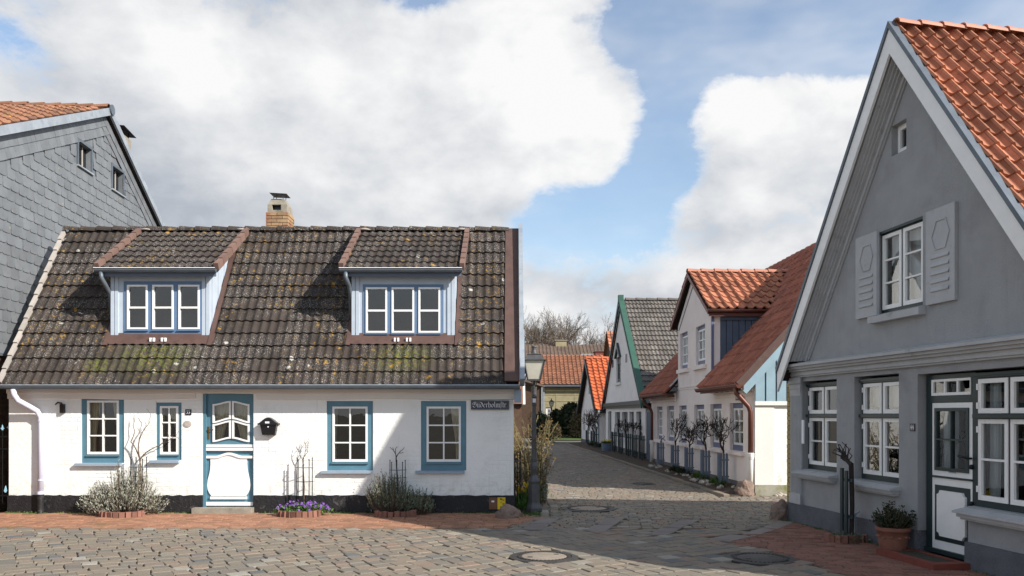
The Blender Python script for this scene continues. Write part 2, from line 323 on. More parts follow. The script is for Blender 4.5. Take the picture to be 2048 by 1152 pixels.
# ---------------------------------------------------------------- mesh helpers
class MB:
    def __init__(s): s.v = []; s.f = []; s.m = []
    def add(s, vs, fs, mi=0):
        b = len(s.v); s.v += [tuple(v) for v in vs]; s.f += [tuple(i + b for i in f) for f in fs]; s.m += [mi] * len(fs); return s
    def box(s, x0, x1, y0, y1, z0, z1, mi=0):
        x0, x1 = sorted((x0, x1)); y0, y1 = sorted((y0, y1)); z0, z1 = sorted((z0, z1))
        return s.add([(x0, y0, z0), (x1, y0, z0), (x1, y1, z0), (x0, y1, z0), (x0, y0, z1), (x1, y0, z1), (x1, y1, z1), (x0, y1, z1)],
                     [(0, 3, 2, 1), (4, 5, 6, 7), (0, 1, 5, 4), (1, 2, 6, 5), (2, 3, 7, 6), (3, 0, 4, 7)], mi)
    def bar(s, a, b, w, d, up=(0, 0, 1)):
        """box section w (sideways) by d (along up) from a to b"""
        a = Vector(a); b = Vector(b); ax = (b - a).normalized(); sd = ax.cross(Vector(up))
        if sd.length < 1e-4: sd = ax.cross(Vector((0, 1, 0)))
        sd.normalize(); u = sd.cross(ax)
        vs = [p + sd * (w / 2 * i) + u * (d / 2 * j) for p in (a, b) for i, j in ((-1, -1), (1, -1), (1, 1), (-1, 1))]
        return s.add(vs, [(3, 2, 1, 0), (4, 5, 6, 7), (0, 1, 5, 4), (1, 2, 6, 5), (2, 3, 7, 6), (3, 0, 4, 7)])
    def poly(s, pts, y0, y1, mi=0):
        """prism: polygon in x,z (counter-clockwise seen from -y) from y0 (front) to y1 (back)"""
        n = len(pts); vs = [(x, y0, z) for x, z in pts] + [(x, y1, z) for x, z in pts]
        return s.add(vs, [tuple(range(n)), tuple(range(2 * n - 1, n - 1, -1))] + [(i, i + n, (i + 1) % n + n, (i + 1) % n) for i in range(n)], mi)
    def strip(s, a, b, y0, y1):
        """closed band between polylines a and b (x,z), thick from y0 to y1"""
        for i in range(len(a) - 1):
            q = [a[i], a[i + 1], b[i + 1], b[i]]
            ar = sum(q[k][0] * q[(k + 1) % 4][1] - q[(k + 1) % 4][0] * q[k][1] for k in range(4))
            s.poly(q if ar > 0 else q[::-1], y0, y1)
        return s
    def tube(s, pts, r, n=8, r1=None, caps=True):
        pts = [Vector(p) for p in pts]; k = len(pts); b = len(s.v); prev = None
        for i, p in enumerate(pts):
            d = (pts[min(i + 1, k - 1)] - pts[max(i - 1, 0)]).normalized()
            if prev is None:
                sd = d.cross(Vector((0, 0, 1)));
                if sd.length < .05: sd = d.cross(Vector((0, 1, 0)))
            else: sd = prev - d * prev.dot(d)
            sd.normalize(); prev = sd; up = sd.cross(d)
            rr = r if r1 is None else r + (r1 - r) * i / (k - 1)
            s.v += [tuple(p + (sd * math.cos(a) + up * math.sin(a)) * rr) for a in [2 * math.pi * j / n for j in range(n)]]
        for i in range(k - 1):
            for j in range(n):
                j2 = (j + 1) % n; s.f.append((b + i * n + j, b + i * n + j2, b + (i + 1) * n + j2, b + (i + 1) * n + j)); s.m.append(0)
        if caps:
            s.f.append(tuple(b + j for j in range(n - 1, -1, -1))); s.f.append(tuple(b + (k - 1) * n + j for j in range(n))); s.m += [0, 0]
        return s
    def lathe(s, prof, n=16, c=(0, 0, 0), rot=0, sq=False):
        b = len(s.v); k = len(prof)
        for r, z in prof:
            for j in range(n):
                a = 2 * math.pi * (j + .5) / n + rot
                s.v.append((c[0] + r * math.cos(a), c[1] + r * math.sin(a), c[2] + z))
        for i in range(k - 1):
            for j in range(n):
                j2 = (j + 1) % n; s.f.append((b + i * n + j, b + i * n + j2, b + (i + 1) * n + j2, b + (i + 1) * n + j)); s.m.append(0)
        s.f.append(tuple(b + j for j in range(n - 1, -1, -1))); s.f.append(tuple(b + (k - 1) * n + j for j in range(n))); s.m += [0, 0]
        return s
    def plate(s, outer, holes, y0, y1):
        """wall or frame: convex outline (x,z) with rectangular holes (x0,x1,z0,z1), front y0, back y1"""
        xs = sorted({p[0] for p in outer} | {h[i] for h in holes for i in (0, 1)})
        zs = sorted({p[1] for p in outer} | {h[i] for h in holes for i in (2, 3)})
        for xa, xb in zip(xs, xs[1:]):
            for za, zb in zip(zs, zs[1:]):
                if xb - xa < 1e-6 or zb - za < 1e-6: continue
                mx, mz = (xa + xb) / 2, (za + zb) / 2
                if any(h[0] < mx < h[1] and h[2] < mz < h[3] for h in holes): continue
                pg = clip([(xa, za), (xb, za), (xb, zb), (xa, zb)], outer)
                if len(pg) < 3: continue
                n = len(pg)
                s.add([(x, y0, z) for x, z in pg], [tuple(range(n))]); s.add([(x, y1, z) for x, z in pg], [tuple(range(n - 1, -1, -1))])
        n = len(outer); zmin = min(p[1] for p in outer); openb = any(h[2] < zmin for h in holes)
        for i in range(n):
            a, b = outer[i], outer[(i + 1) % n]
            if openb and a[1] == zmin and b[1] == zmin: continue
            s.add([(a[0], y0, a[1]), (a[0], y1, a[1]), (b[0], y1, b[1]), (b[0], y0, b[1])], [(0, 1, 2, 3)])
        for (xa, xb, za, zb) in holes:
            q = [(xa, za), (xb, za), (xb, zb), (xa, zb)]
            for i in range(4):
                a, b = q[i], q[(i + 1) % 4]
                if i == 0 and za < zmin: continue
                s.add([(a[0], y0, a[1]), (b[0], y0, b[1]), (b[0], y1, b[1]), (a[0], y1, a[1])], [(0, 1, 2, 3)])
        return s
    def xform(s, mtx): s.v = [tuple(mtx @ Vector(v)) for v in s.v]; return s
    def mesh(s, name, mats, smooth=False):
        me = bpy.data.meshes.new(name); me.from_pydata(s.v, [], s.f)
        for m in (mats if isinstance(mats, (list, tuple)) else [mats]): me.materials.append(M[m] if isinstance(m, str) else m)
        if any(s.m): me.polygons.foreach_set('material_index', s.m)
        if smooth: me.shade_smooth() if smooth is True else me.shade_smooth()
        me.update(); return me
    def build(s, name, mats, parent=None, smooth=False, kind=None):
        o = bpy.data.objects.new(name, s.mesh(name, mats, smooth)); COL.objects.link(o)
        if parent: o.parent = parent
        if kind: o['kind'] = kind
        return o
def clip(pg, outer):
    n = len(outer)
    for i in range(n):
        (ax, az), (bx, bz) = outer[i], outer[(i + 1) % n]
        out = []
        f = lambda p: (bx - ax) * (p[1] - az) - (bz - az) * (p[0] - ax)
        for k in range(len(pg)):
            p, q = pg[k], pg[(k + 1) % len(pg)]; fp, fq = f(p), f(q)
            if fp >= -1e-9: out.append(p)
            if (fp > 1e-9 and fq < -1e-9) or (fp < -1e-9 and fq > 1e-9):
                u = fp / (fp - fq); out.append((p[0] + (q[0] - p[0]) * u, p[1] + (q[1] - p[1]) * u))
        pg = out
        if len(pg) < 3: return []
    return pg
def rect(x0, x1, z0, z1): return [(x0, z0), (x1, z0), (x1, z1), (x0, z1)]

def tag(o, label, cat, group=None):
    o['label'] = label; o['category'] = cat
    if group: o['group'] = group
    return o
def empty(name, loc=(0, 0, 0), rz=0, label=None, cat=None, group=None):
    o = bpy.data.objects.new(name, None); COL.objects.link(o); o.location = loc; o.rotation_euler = (0, 0, rz); o.empty_display_size = .2
    if label: tag(o, label, cat, group)
    return o
def copy_tree(o, parent=None):
    c = o.copy(); COL.objects.link(c); c.parent = parent
    for ch in o.children: copy_tree(ch, c)
    return c

class Frame:
    """a house front: x along the front (to the right as seen), y into the house, z up"""
    def __init__(s, ox, oy, dx, dy):
        l = math.hypot(dx, dy); s.o = Vector((ox, oy, 0)); s.rz = math.atan2(dy, dx)
        s.m = Matrix.Translation(s.o) @ Matrix.Rotation(s.rz, 4, 'Z'); s.inv = s.m.inverted()
        s.X = Vector((dx / l, dy / l, 0)); s.Y = Vector((-dy / l, dx / l, 0))
    def pix(s, px, py, y=0.0):
        d = Vector(((px - CX) / FPX, 1, (HY - py) / FPX)); c = Vector((0, 0, CH)); o = s.o + s.Y * y
        k = (o - c).dot(s.Y) / d.dot(s.Y); p = s.inv @ (c + d * k); return p.x, p.z
    def x(s, px, y=0.0): return s.pix(px, HY, y)[0]
    def w(s, p): return s.m @ Vector(p)
def project(p):
    if p.y < .3: return None
    return CX + FPX * p.x / p.y, HY - FPX * (p.z - CH) / p.y
def gpt(px, py, z=0.0):
    d = FPX * (CH - z) / (py - HY); return ((px - CX) / FPX * d, d)
def inview(p, m=30):
    q = project(p); return q is not None and -m < q[0] < 2048 + m and -m < q[1] < 1152 + m
# ---------------------------------------------------------------- builders shared by the houses
def wavy(x0, x1, z0, z1, y, amp=.018, n=26, pull=None):
    """hanging cloth with folds; pull=(side, f) gathers the lower part to one side"""
    mb = MB(); rows = 9
    for j in range(rows + 1):
        v = j / rows; z = z1 + (z0 - z1) * v
        for i in range(n + 1):
            u = i / n; xx = u
            if pull:
                g = 1 - pull[1] * math.sin(min(1, v / .75) * math.pi / 2) ** 2
                xx = u * g if pull[0] < 0 else 1 - (1 - u) * g
            mb.v.append((x0 + (x1 - x0) * xx, y + amp * math.sin(u * 19 + .6 * math.sin(v * 4)) + amp * .4 * math.sin(u * 47), z))
    for j in range(rows):
        for i in range(n):
            a = j * (n + 1) + i; mb.f.append((a, a + n + 1, a + n + 2, a + 1)); mb.m.append(0)
    return mb

def room(x0, x1, z0, z1, y0, depth=.9, m=.12):
    mb = MB(); x0 -= m; x1 += m; z0 -= m; z1 += m; y1 = y0 + depth
    mb.add([(x0, y0, z0), (x1, y0, z0), (x1, y0, z1), (x0, y0, z1), (x0, y1, z0), (x1, y1, z0), (x1, y1, z1), (x0, y1, z1)],
           [(4, 5, 6, 7), (0, 1, 5, 4), (3, 7, 6, 2), (0, 4, 7, 3), (1, 2, 6, 5)])
    return mb

def window(H, x0, x1, z0, z1, y, fmat, sashes, smat='white_paint', curtains=(), sill=None, thick=.07, sw=.045, mw=.022, roomdepth=.9, name='window', proud=.012, interior=True, fbar=None):
    """frame plate with sash openings; sashes = (x0,x1,z0,z1,columns,rows); y = front of the frame"""
    win = MB().plate(rect(x0, x1, z0, z1), [s[:4] for s in sashes], y, y + thick).build(name, fmat, H)
    for (a, b, c, d, nc, nr) in sashes:
        sw_ = min(sw, (b - a) * .2); e = .003
        ga, gb, gc, gd = a + sw_, b - sw_, c + sw_ * 1.15, d - sw_
        pw, ph = (gb - ga - mw * (nc - 1)) / nc, (gd - gc - mw * (nr - 1)) / nr
        panes = [(ga + i * (pw + mw), ga + i * (pw + mw) + pw, gc + j * (ph + mw), gc + j * (ph + mw) + ph) for i in range(nc) for j in range(nr)]
        MB().plate(rect(a + e, b - e, c + e, d - e), panes, y - proud, y + .04).build('sash', smat, win)
        for (p0, p1, q0, q1) in panes:
            MB().add([(p0 - .004, y + .018, q0 - .004), (p1 + .004, y + .018, q0 - .004), (p1 + .004, y + .018, q1 + .004), (p0 - .004, y + .018, q1 + .004)], [(0, 1, 2, 3)]).build('pane', 'glass', win)
    for (a, b, c, d, cm, pull) in curtains:
        wavy(a, b, c, d, y + .13, pull=pull).build('curtain', cm, win, True)
    if interior: room(x0, x1, z0, z1, y + thick + .004, roomdepth).build('interior', 'room', win)
    if sill:
        sx0, sx1, sz0, sz1, sy, sm = sill
        MB().add([(sx0, sy, sz0), (sx1, sy, sz0), (sx1, y + .01, sz0), (sx0, y + .01, sz0), (sx0, sy, sz1 - .012), (sx1, sy, sz1 - .012), (sx1, y + .01, sz1), (sx0, y + .01, sz1)],
                 [(0, 3, 2, 1), (4, 5, 6, 7), (0, 1, 5, 4), (1, 2, 6, 5), (2, 3, 7, 6), (3, 0, 4, 7)]).build('sill', sm, win)
    return win

def tile_mesh(name, matname, w, l, kind, t=.028, amp=1.0):
    """one roof tile: x across, y up the slope, z out; the lower end lifts over the course below"""
    if kind == 'double':       # concrete tile with two rolls
        n = 12; f = lambda u: .030 * (max(0, math.sin(2 * math.pi * (2 * u - .25) ) * .5 + .5)) ** 1.4
    elif kind == 'pan':        # clay pantile
        n = 10; f = lambda u: .024 + amp * (.030 * math.sin(2 * math.pi * u + .5) + .010 * math.sin(4 * math.pi * u))
    elif kind == 'flat':
        n = 1; f = lambda u: 0.0
    mb = MB(); L = l + .04
    for i in range(n + 1):
        u = i / n; x = w * (u - .5) * 1.01; h = f(u)
        mb.v += [(x, 0, h + t - .034), (x, 0, h + t), (x, L, h - .004)]
    for i in range(n):
        a = 3 * i; mb.f += [(a, a + 3, a + 4, a + 1), (a + 1, a + 4, a + 5, a + 2)]; mb.m += [0, 0]
    return mb.mesh(name, matname, False), mb

def lay(parent, fr, meshmb, O, U, S, w, l, cols, rows, keep=None, limit=300, name='roof_tile', matname=None, jitter=.004, stag=0.0, single=True):
    """lay tiles on a plane: O lower left corner, U along the eave, S up the slope (house coordinates)"""
    me, mb = meshmb; U = Vector(U).normalized(); S = Vector(S).normalized(); N = U.cross(S); O = Vector(O); allm = []
    rng = random.Random(hash((round(O.x, 3), cols, rows)) & 0xffff)
    for r in range(rows):
        for c in range(cols):
            a = (c + .5 + (stag if r % 2 else 0)) * w; b = r * l
            if keep and not keep(a, b + l * .5): continue
            p = O + U * (a + rng.uniform(-1, 1) * jitter) + S * (b + rng.uniform(-1, 1) * jitter) + N * rng.uniform(0, jitter)
            q = rng.uniform(-1, 1) * .012
            U2 = (U + S * q).normalized(); S2 = (S - U * q).normalized()
            m = Matrix((U2, S2, N)).transposed().to_4x4(); m.translation = p; allm.append(m)
    inn = [(m, (fr.m @ m).translation) for m in allm]
    def key(e): return (not inview(e[1]), e[1].y)
    inn.sort(key=key)
    k = min(limit, sum(inview(e[1]) for e in inn)) if single else 0
    for m, _ in inn[:k]:
        o = bpy.data.objects.new(name, me); COL.objects.link(o); o.parent = parent; o.matrix_local = m
    if inn[k:]:
        big = MB()
        for m, _ in inn[k:]:
            b = len(big.v); big.v += [tuple(m @ Vector(v)) for v in mb.v]; big.f += [tuple(i + b for i in f) for f in mb.f]; big.m += [0] * len(mb.f)
        big.build(name + '_field', matname or me.materials[0], parent, kind='stuff')

def ridge_tiles(parent, A, B, n, r, matname, name='ridge_tile', lift=0.0, tilt=.02):
    A = Vector(A); B = Vector(B); L = (B - A).length / n; d = (B - A).normalized(); side = d.cross(Vector((0, 0, 1))).normalized(); up = side.cross(d)
    mb = MB(); ns = 7
    for e, (yy, rr, zz) in enumerate(((0, r * 1.08, .016), (L * 1.06, r * .94, 0))):
        for j in range(ns + 1):
            a = math.pi * (j / ns) * 1.0
            for rad in (rr, rr - .018): mb.v.append((math.cos(a) * rad, yy, math.sin(a) * rad * .82 + zz))
    k = 2 * (ns + 1)
    for j in range(ns):
        a = 2 * j
        mb.f += [(a, a + 2, a + k + 2, a + k), (a, a + 1, a + 3, a + 2), (a + 1, a + k + 1, a + k + 3, a + 3)]; mb.m += [0] * 3
    me = mb.mesh(name, matname)
    for i in range(n):
        o = bpy.data.objects.new(name, me); COL.objects.link(o); o.parent = parent
        m = Matrix((side, d, up)).transposed().to_4x4(); m.translation = A + d * (L * i) + up * (lift + random.uniform(-.004, .004)); o.matrix_local = m

def gutter(parent, x0, x1, y, z, r, matname, n=7, name='gutter'):
    mb = MB(); prof = [(-r * math.cos(math.pi * j / n), -r * math.sin(math.pi * j / n)) for j in range(n + 1)]
    prof[0] = (-r, .012)
    inner = [(a * .86, b * .86) for a, b in prof]
    pr = prof + inner[::-1]; k = len(pr)
    mb.v = [(x, y + a, z + b) for x in (x0, x1) for a, b in pr]
    mb.f = [(j, (j + 1) % k, (j + 1) % k + k, j + k) for j in range(k)] + [tuple(range(n, -1, -1)), tuple(k + j for j in range(n + 1))]
    mb.m = [0] * len(mb.f)
    mb.tube([(x0, y - r, z + .012), (x1, y - r, z + .012)], .011, 6)
    return mb.build(name, matname, parent)

def rake(mb, xa, za, slope, xl, xr, d0, d1, y0, y1, sides=(-1, 1)):
    """band following the gable: distance d0..d1 below the roof line (perpendicular), y0 front, y1 back"""
    q = math.sqrt(1 + slope * slope)
    for sd in sides:
        xf = xl if sd < 0 else xr; dx = abs(xf - xa)
        pts = [(xa, za - d0 * q), (xf, za - slope * dx - d0 * q), (xf, za - slope * dx - d1 * q), (xa, za - d1 * q)]
        mb.poly(pts if sd < 0 else pts[::-1], y0, y1)
    return mb

def rake_h(mb, xa, za, slope, zcut, d0, d1, y0, y1):
    """the same band, its feet cut level at height zcut"""
    q = math.sqrt(1 + slope * slope)
    for sd in (-1, 1):
        pts = [(xa, za - d0 * q), (xa + sd * (za - d0 * q - zcut) / slope, zcut), (xa + sd * (za - d1 * q - zcut) / slope, zcut), (xa, za - d1 * q)]
        mb.poly(pts if sd < 0 else pts[::-1], y0, y1)
    return mb

# blackletter written with a broad nib: strokes are polylines in a unit box (x, y), x-height 0..1
def nib(mb, pts, w=.20, y0=-.003, y1=0.0, sx=1, sz=1, ox=0, oz=0, ang=42):
    nx, nz = math.cos(R(ang)) * w / 2, math.sin(R(ang)) * w / 2
    for (a, b), (c, d) in zip(pts, pts[1:]):
        q = [(a - nx, b - nz), (a + nx, b + nz), (c + nx, d + nz), (c - nx, d - nz)]
        ar = sum(q[k][0] * q[(k + 1) % 4][1] - q[(k + 1) % 4][0] * q[k][1] for k in range(4))
        if abs(ar) < 1e-5: continue
        q = [(ox + x * sx, oz + z * sz) for x, z in (q if ar > 0 else q[::-1])]
        mb.poly(q, y0, y1)
GL = {  # glyph: advance, strokes
    'S': (1.05, [[(.88, 1.28), (.70, 1.38), (.45, 1.32), (.25, 1.42), (.06, 1.15), (.04, .75), (.30, .88), (.52, .62)], [(.45, .95), (.80, 1.0), (.92, .70), (.84, .22), (.5, .0), (.18, .14), (.08, .42)], [(.45, 1.32), (.36, 1.0), (.45, .8)]]),
    'u': (.78, [[(.0, .86), (.12, .98), (.16, .9), (.16, .14), (.3, .02), (.5, .16)], [(.42, .9), (.54, .98), (.54, .14), (.68, .02), (.76, .12)]]),
    'd': (.74, [[(.1, 1.38), (.42, 1.18), (.62, .86), (.62, .3), (.36, .02), (.12, .2), (.12, .72), (.34, .94), (.5, .82)]]),
    'e': (.64, [[(.5, .18), (.34, .02), (.12, .2), (.12, .74), (.34, .96), (.52, .74), (.14, .46)]]),
    'r': (.58, [[(.0, .84), (.14, .97), (.18, .86), (.18, .12), (.28, .02)], [(.18, .78), (.38, .96), (.5, .82)]]),
    'h': (.76, [[(.02, 1.4), (.16, 1.48), (.16, .1), (.26, .02)], [(.16, .78), (.38, .96), (.58, .78), (.58, .2), (.4, -.2)]]),
    'o': (.74, [[(.14, .74), (.14, .2), (.36, .02), (.58, .24), (.58, .74), (.34, .95), (.14, .74)]]),
    'l': (.42, [[(.02, 1.4), (.14, 1.48), (.16, 1.4), (.16, .14), (.3, .02)]]),
    'm': (1.12, [[(.0, .84), (.14, .97), (.16, .14), (.26, .02)], [(.2, .8), (.4, .97), (.5, .84), (.5, .14), (.6, .02)], [(.54, .8), (.74, .97), (.86, .84), (.86, .14), (1.0, .02)]]),
    'f': (.46, [[(.44, 1.3), (.32, 1.44), (.18, 1.26), (.18, .1), (.08, -.25)], [(.02, .86), (.14, .92)]]),
    't': (.46, [[(.2, 1.3), (.2, .16), (.34, .02), (.42, .1)], [(.04, .92), (.40, .92)]]),
    '.': (.3, [[(.08, .04), (.18, .04)]]),
    '3': (.8, [[(.05, 1.3), (.6, 1.3), (.28, .85), (.62, .6), (.5, .1), (.1, .05)]]),
    '4': (.8, [[(.5, 1.4), (.05, .5), (.75, .5)], [(.5, 1.0), (.5, 0)]]),
}
def write(text, x0, z0, width, height, y, umlaut=(), w=.17, ang=42):
    mb = MB(); tot = sum(GL[c][0] for c in text); sx = width / tot; sz = height / 1.45; x = x0
    for i, c in enumerate(text):
        adv, st = GL[c]
        for s_ in st: nib(mb, s_, w, y - .003, y, sx, sz, x, z0, ang)
        if i in umlaut:
            for k in (.18, .54): nib(mb, [(k - .03, 1.28), (k + .05, 1.44)], .2, y - .003, y, sx, sz, x, z0)
        x += adv * sx
    return mb

def blob(rx, ry, rz, seed=0, sub=3, amp=.25, sc=1.3, flat=-.35):
    bm = bmesh.new(); bmesh.ops.create_icosphere(bm, subdivisions=sub, radius=1)
    for v in bm.verts:
        n = mnoise.noise(v.co * sc + Vector((seed * 3.7, seed, 0))) + .4 * mnoise.noise(v.co * sc * 3 + Vector((seed, 0, 0)))
        v.co *= 1 + amp * n
        v.co.z = max(v.co.z, flat); v.co = Vector((v.co.x * rx, v.co.y * ry, (v.co.z - flat) * rz))
    mb = MB(); bm.verts.ensure_lookup_table()
    mb.v = [tuple(v.co) for v in bm.verts]; mb.f = [tuple(v.index for v in f.verts) for f in bm.faces]; mb.m = [0] * len(mb.f); bm.free(); return mb

def leafquad(mb, p, d, L, W, rng):
    d = d.normalized(); s_ = d.cross(Vector((rng.uniform(-1, 1), rng.uniform(-1, 1), rng.uniform(-1, 1))))
    if s_.length < .01: s_ = Vector((1, 0, 0))
    s_.normalize(); q = p + d * L * .5
    mb.add([p, q + s_ * W * .5, p + d * L, q - s_ * W * .5], [(0, 1, 2, 3)])

def grow(mb, p, d, r, L, depth, rng, wig=.25, split=(2, 3), spread=.6, shrink=.68, up=.1, n=4, flat=None, seg=3, rmin=.004, tips=None):
    """recursive bare branch"""
    pts = [p]; dd = d.normalized()
    for i in range(seg):
        dd = (dd + Vector((rng.uniform(-1, 1), rng.uniform(-1, 1), rng.uniform(-1, 1) + up)) * wig).normalized()
        if flat: dd = Vector((dd.x * flat[0], dd.y * flat[1], dd.z)).normalized()
        pts.append(pts[-1] + dd * (L / seg))
    mb.tube(pts, r, n, max(rmin * .7, r * .66), caps=False)
    if depth == 0:
        if tips is not None: tips.append((pts[-1], dd))
        return
    for k in range(rng.randint(*split)):
        ax = Vector((rng.uniform(-1, 1), rng.uniform(-1, 1), rng.uniform(-1, 1))).cross(dd).normalized()
        nd = (dd + ax * spread * rng.uniform(.5, 1.3)).normalized()
        b = pts[-1] if k == 0 else pts[rng.randint(max(1, seg - 1), seg)]
        grow(mb, b, nd, max(rmin, r * .66), L * shrink * rng.uniform(.75, 1.2), depth - 1, rng, wig, split, spread, shrink, up, max(3, n - 1), flat, seg, rmin, tips)
# ---------------------------------------------------------------- frames of the house fronts
WH = Frame(0, 14.2, 1, 0)                                  # white cottage
GK = .14; GC = 13.21; GX = .350 * GC
GH = Frame(GX, GC, GK, -1)                                 # grey gabled house
ST = Frame(5.80 - .0295 * 17.3, 17.3, .0295, -1)           # row along the right of the street
SL = Frame(-8.3 - .07 * 14.5, 14.5, -.07, 1)               # slate clad gable on the left

# ---------------------------------------------------------------- ground
def inpoly(x, y, P):
    c = False; n = len(P)
    for i in range(n):
        (ax, ay), (bx, by) = P[i], P[(i + 1) % n]
        if (ay > y) != (by > y) and x < (bx - ax) * (y - ay) / (by - ay) + ax: c = not c
    return c
def facade_x(y): return GX - GK * (y - GC)
def kerb_x(y): return 4.58 - .0436 * (y - 16.0)
PL = [(-14, 12.32), (-.16, 12.2), (.50, 13.55), (.10, 14.2), (-14, 14.2)]
PR = [gpt(1458, 1085), gpt(1500, 1071), gpt(1560, 1052), (facade_x(13.1) - .03, 13.1), (facade_x(5) , 5), (3.72, 5), gpt(1722, 1165), gpt(1650, 1135), gpt(1560, 1106)]
COVERS = [(gpt(1088, 1113), .385), (gpt(1521, 1116), .385), (gpt(1177, 1017), .48)]
def sheet(name, pts, z, matname, kind='structure'):
    mb = MB().add([(x, y, z) for x, y in pts], [tuple(range(len(pts)))]); o = mb.build(name, matname); o['kind'] = kind; return o
sheet('ground', [(-900, -600), (900, -600), (900, 1500), (-900, 1500)], -.034, 'far_ground')
road = sheet('cobbled_street', [(-14, 4), (9, 4), (9, 17.2), (5.2, 17.2), (3.3, 48), (-.4, 48), (.3, 14.25), (-14, 14.25)], -.024, 'joint_sand')
pavl = sheet('brick_pavement', PL, -.016, 'joint_sand')
pavr = sheet('brick_forecourt', PR, -.014, 'joint_sand')
sheet('far_street', [(-8, 48.1), (14, 48.1), (14, 53.5), (-8, 53.5)], -.02, 'far_ground')
lawn = sheet('lawn', [(2.2, 54), (12, 54), (12, 62), (2.2, 62)], .02, 'grass')

SLABS = []
for P in ([(215, 300), (315, 240), (520, 240), (430, 305)], [(315, 235), (420, 190), (605, 190), (525, 238)], [(880, 312), (960, 255), (1165, 258), (1080, 325)],
          [(1000, 250), (1080, 190), (1275, 188), (1175, 255)], [(1500, 355), (1660, 280), (1850, 295), (1720, 362)], [(1700, 275), (1860, 195), (2048, 205), (1850, 290)]):
    SLABS.append([gpt(1000 + a / 5.12, 1000 + b / 5.12) for a, b in P])
for P in ([(70, 402), (310, 350), (545, 372), (310, 424)], [(430, 345), (640, 285), (770, 305), (560, 368)], [(650, 280), (810, 214), (985, 222), (785, 300)]):
    SLABS.append([gpt(1400 + a / 5.12, 1000 + b / 5.12) for a, b in P])
def grown(P, k):
    cx = sum(p[0] for p in P) / len(P); cy = sum(p[1] for p in P) / len(P)
    return [(cx + (x - cx) * k, cy + (y - cy) * k) for x, y in P]
def stone(P, z, h, ch, rng):
    """one paving stone with a worn edge; P = corners (counter-clockwise), top at z"""
    cx = sum(p[0] for p in P) / len(P); cy = sum(p[1] for p in P) / len(P); n = len(P)
    tz = [z + rng.uniform(-.003, .003) for _ in P]
    vs = [(x, y, z - h) for x, y in P] + [(x, y, t_ - ch) for (x, y), t_ in zip(P, tz)]
    sz = max(math.hypot(x - cx, y - cy) for x, y in P); k = 1 - 1.5 * ch / sz
    vs += [(cx + (x - cx) * k, cy + (y - cy) * k, t_) for (x, y), t_ in zip(P, tz)] + [(cx, cy, z + ch * .12)]
    fs = []
    for i in range(n):
        j = (i + 1) % n
        fs += [(i, j, n + j, n + i), (n + i, n + j, 2 * n + j, 2 * n + i), (2 * n + i, 2 * n + j, 3 * n)]
    return vs, fs
def ccw(P):
    return P if sum(P[k][0] * P[(k + 1) % len(P)][1] - P[(k + 1) % len(P)][0] * P[k][1] for k in range(len(P))) > 0 else P[::-1]
def pave(parent, cells, ztop, ch, matname, name, limit=300):
    rng = random.Random(5); near = []
    items = []
    for P in cells:
        cx = sum(p[0] for p in P) / len(P); cy = sum(p[1] for p in P) / len(P)
        items.append((not inview(Vector((cx, cy, 0)), 10), cy, P))
    items.sort(key=lambda e: e[:2]); big = MB()
    for i, (hid, _, P) in enumerate(items):
        vs, fs = stone(ccw(P), ztop + rng.uniform(-.004, .005), .03, ch, rng)
        if i < limit and not hid: MB().add(vs, fs).build(name, matname, parent)
        else: big.add(vs, fs)
    if big.f: big.build(name + '_field', matname, parent, kind='stuff')
def grid(cx, cy, ang, w, h, nx, ny, test, rng, jit=.012, gap=.012, var=.18, wave=.0):
    """rows of uneven stones in running bond, turned by ang"""
    ca, sa = math.cos(ang), math.sin(ang); out = []
    for j in range(-ny, ny):
        x = -nx * w + rng.uniform(0, w); y0 = j * h
        while x < nx * w:
            ww = w * rng.uniform(1 - var, 1 + var)
            g = gap / 2
            Q = [(x + g, y0 + g), (x + ww - g, y0 + g), (x + ww - g, y0 + h - g), (x + g, y0 + h - g)]
            P = []
            for (a, b) in Q:
                b += wave * math.sin(a * .9 + 1.0) + wave * .5 * math.sin(a * 2.3)
                a += rng.uniform(-jit, jit); b += rng.uniform(-jit, jit)
                P.append((cx + a * ca - b * sa, cy + a * sa + b * ca))
            mx = sum(p[0] for p in P) / 4; my = sum(p[1] for p in P) / 4
            if test(mx, my): out.append(P)
            x += ww
    return out
def free(x, y, pad=0.0):
    if any(math.hypot(x - c[0], y - c[1]) < r + .07 for (c, r) in COVERS): return False
    return not any(inpoly(x, y, grown(S_, 1.12)) for S_ in SLABS)
rng = random.Random(11)
def vis(x, y): q = project(Vector((x, y, 0))); return q and -260 < q[0] < 2300 and q[1] < 1290
def t_big(x, y): return y < 12.24 and vis(x, y) and not inpoly(x, y, grown(PR, 1.015)) and not inpoly(x, y, PL) and free(x, y)
cells = grid(0, 9.5, R(31), .20, .215, 54, 48, t_big, rng, .014, .010, .22, .05)
def t_small(x, y):
    if y < 12.24 or not vis(x, y) or not free(x, y) or inpoly(x, y, PL) or inpoly(x, y, grown(PR, 1.01)): return False
    if y < 13.7 and x < .5 - (13.7 - y) * .4: return False
    if y >= 13.7 and x < .72: return False
    if y < 17.15: return x < 8 and y > GC + GK * (x - GX) + .1 if x > GX - .1 else True
    return x < kerb_x(y) - .05 and y < 30
cells2 = grid(3, 18, R(-2), .17, .125, 40, 100, t_small, rng, .012, .014, .25, .03)
def t_far(x, y): return 30 <= y < 47.5 and -.2 < x < kerb_x(y) - .05
cells2 += grid(2, 38, R(-2), .26, .22, 12, 44, t_far, rng, .015, .016, .25, .03)
pave(road, cells + cells2, 0, .007, 'cobble', 'cobblestone')
for S_ in SLABS:
    vs, fs = stone(ccw(S_), .004, .035, .008, rng); MB().add(vs, fs).build('stone_slab', 'slab_stone', road)
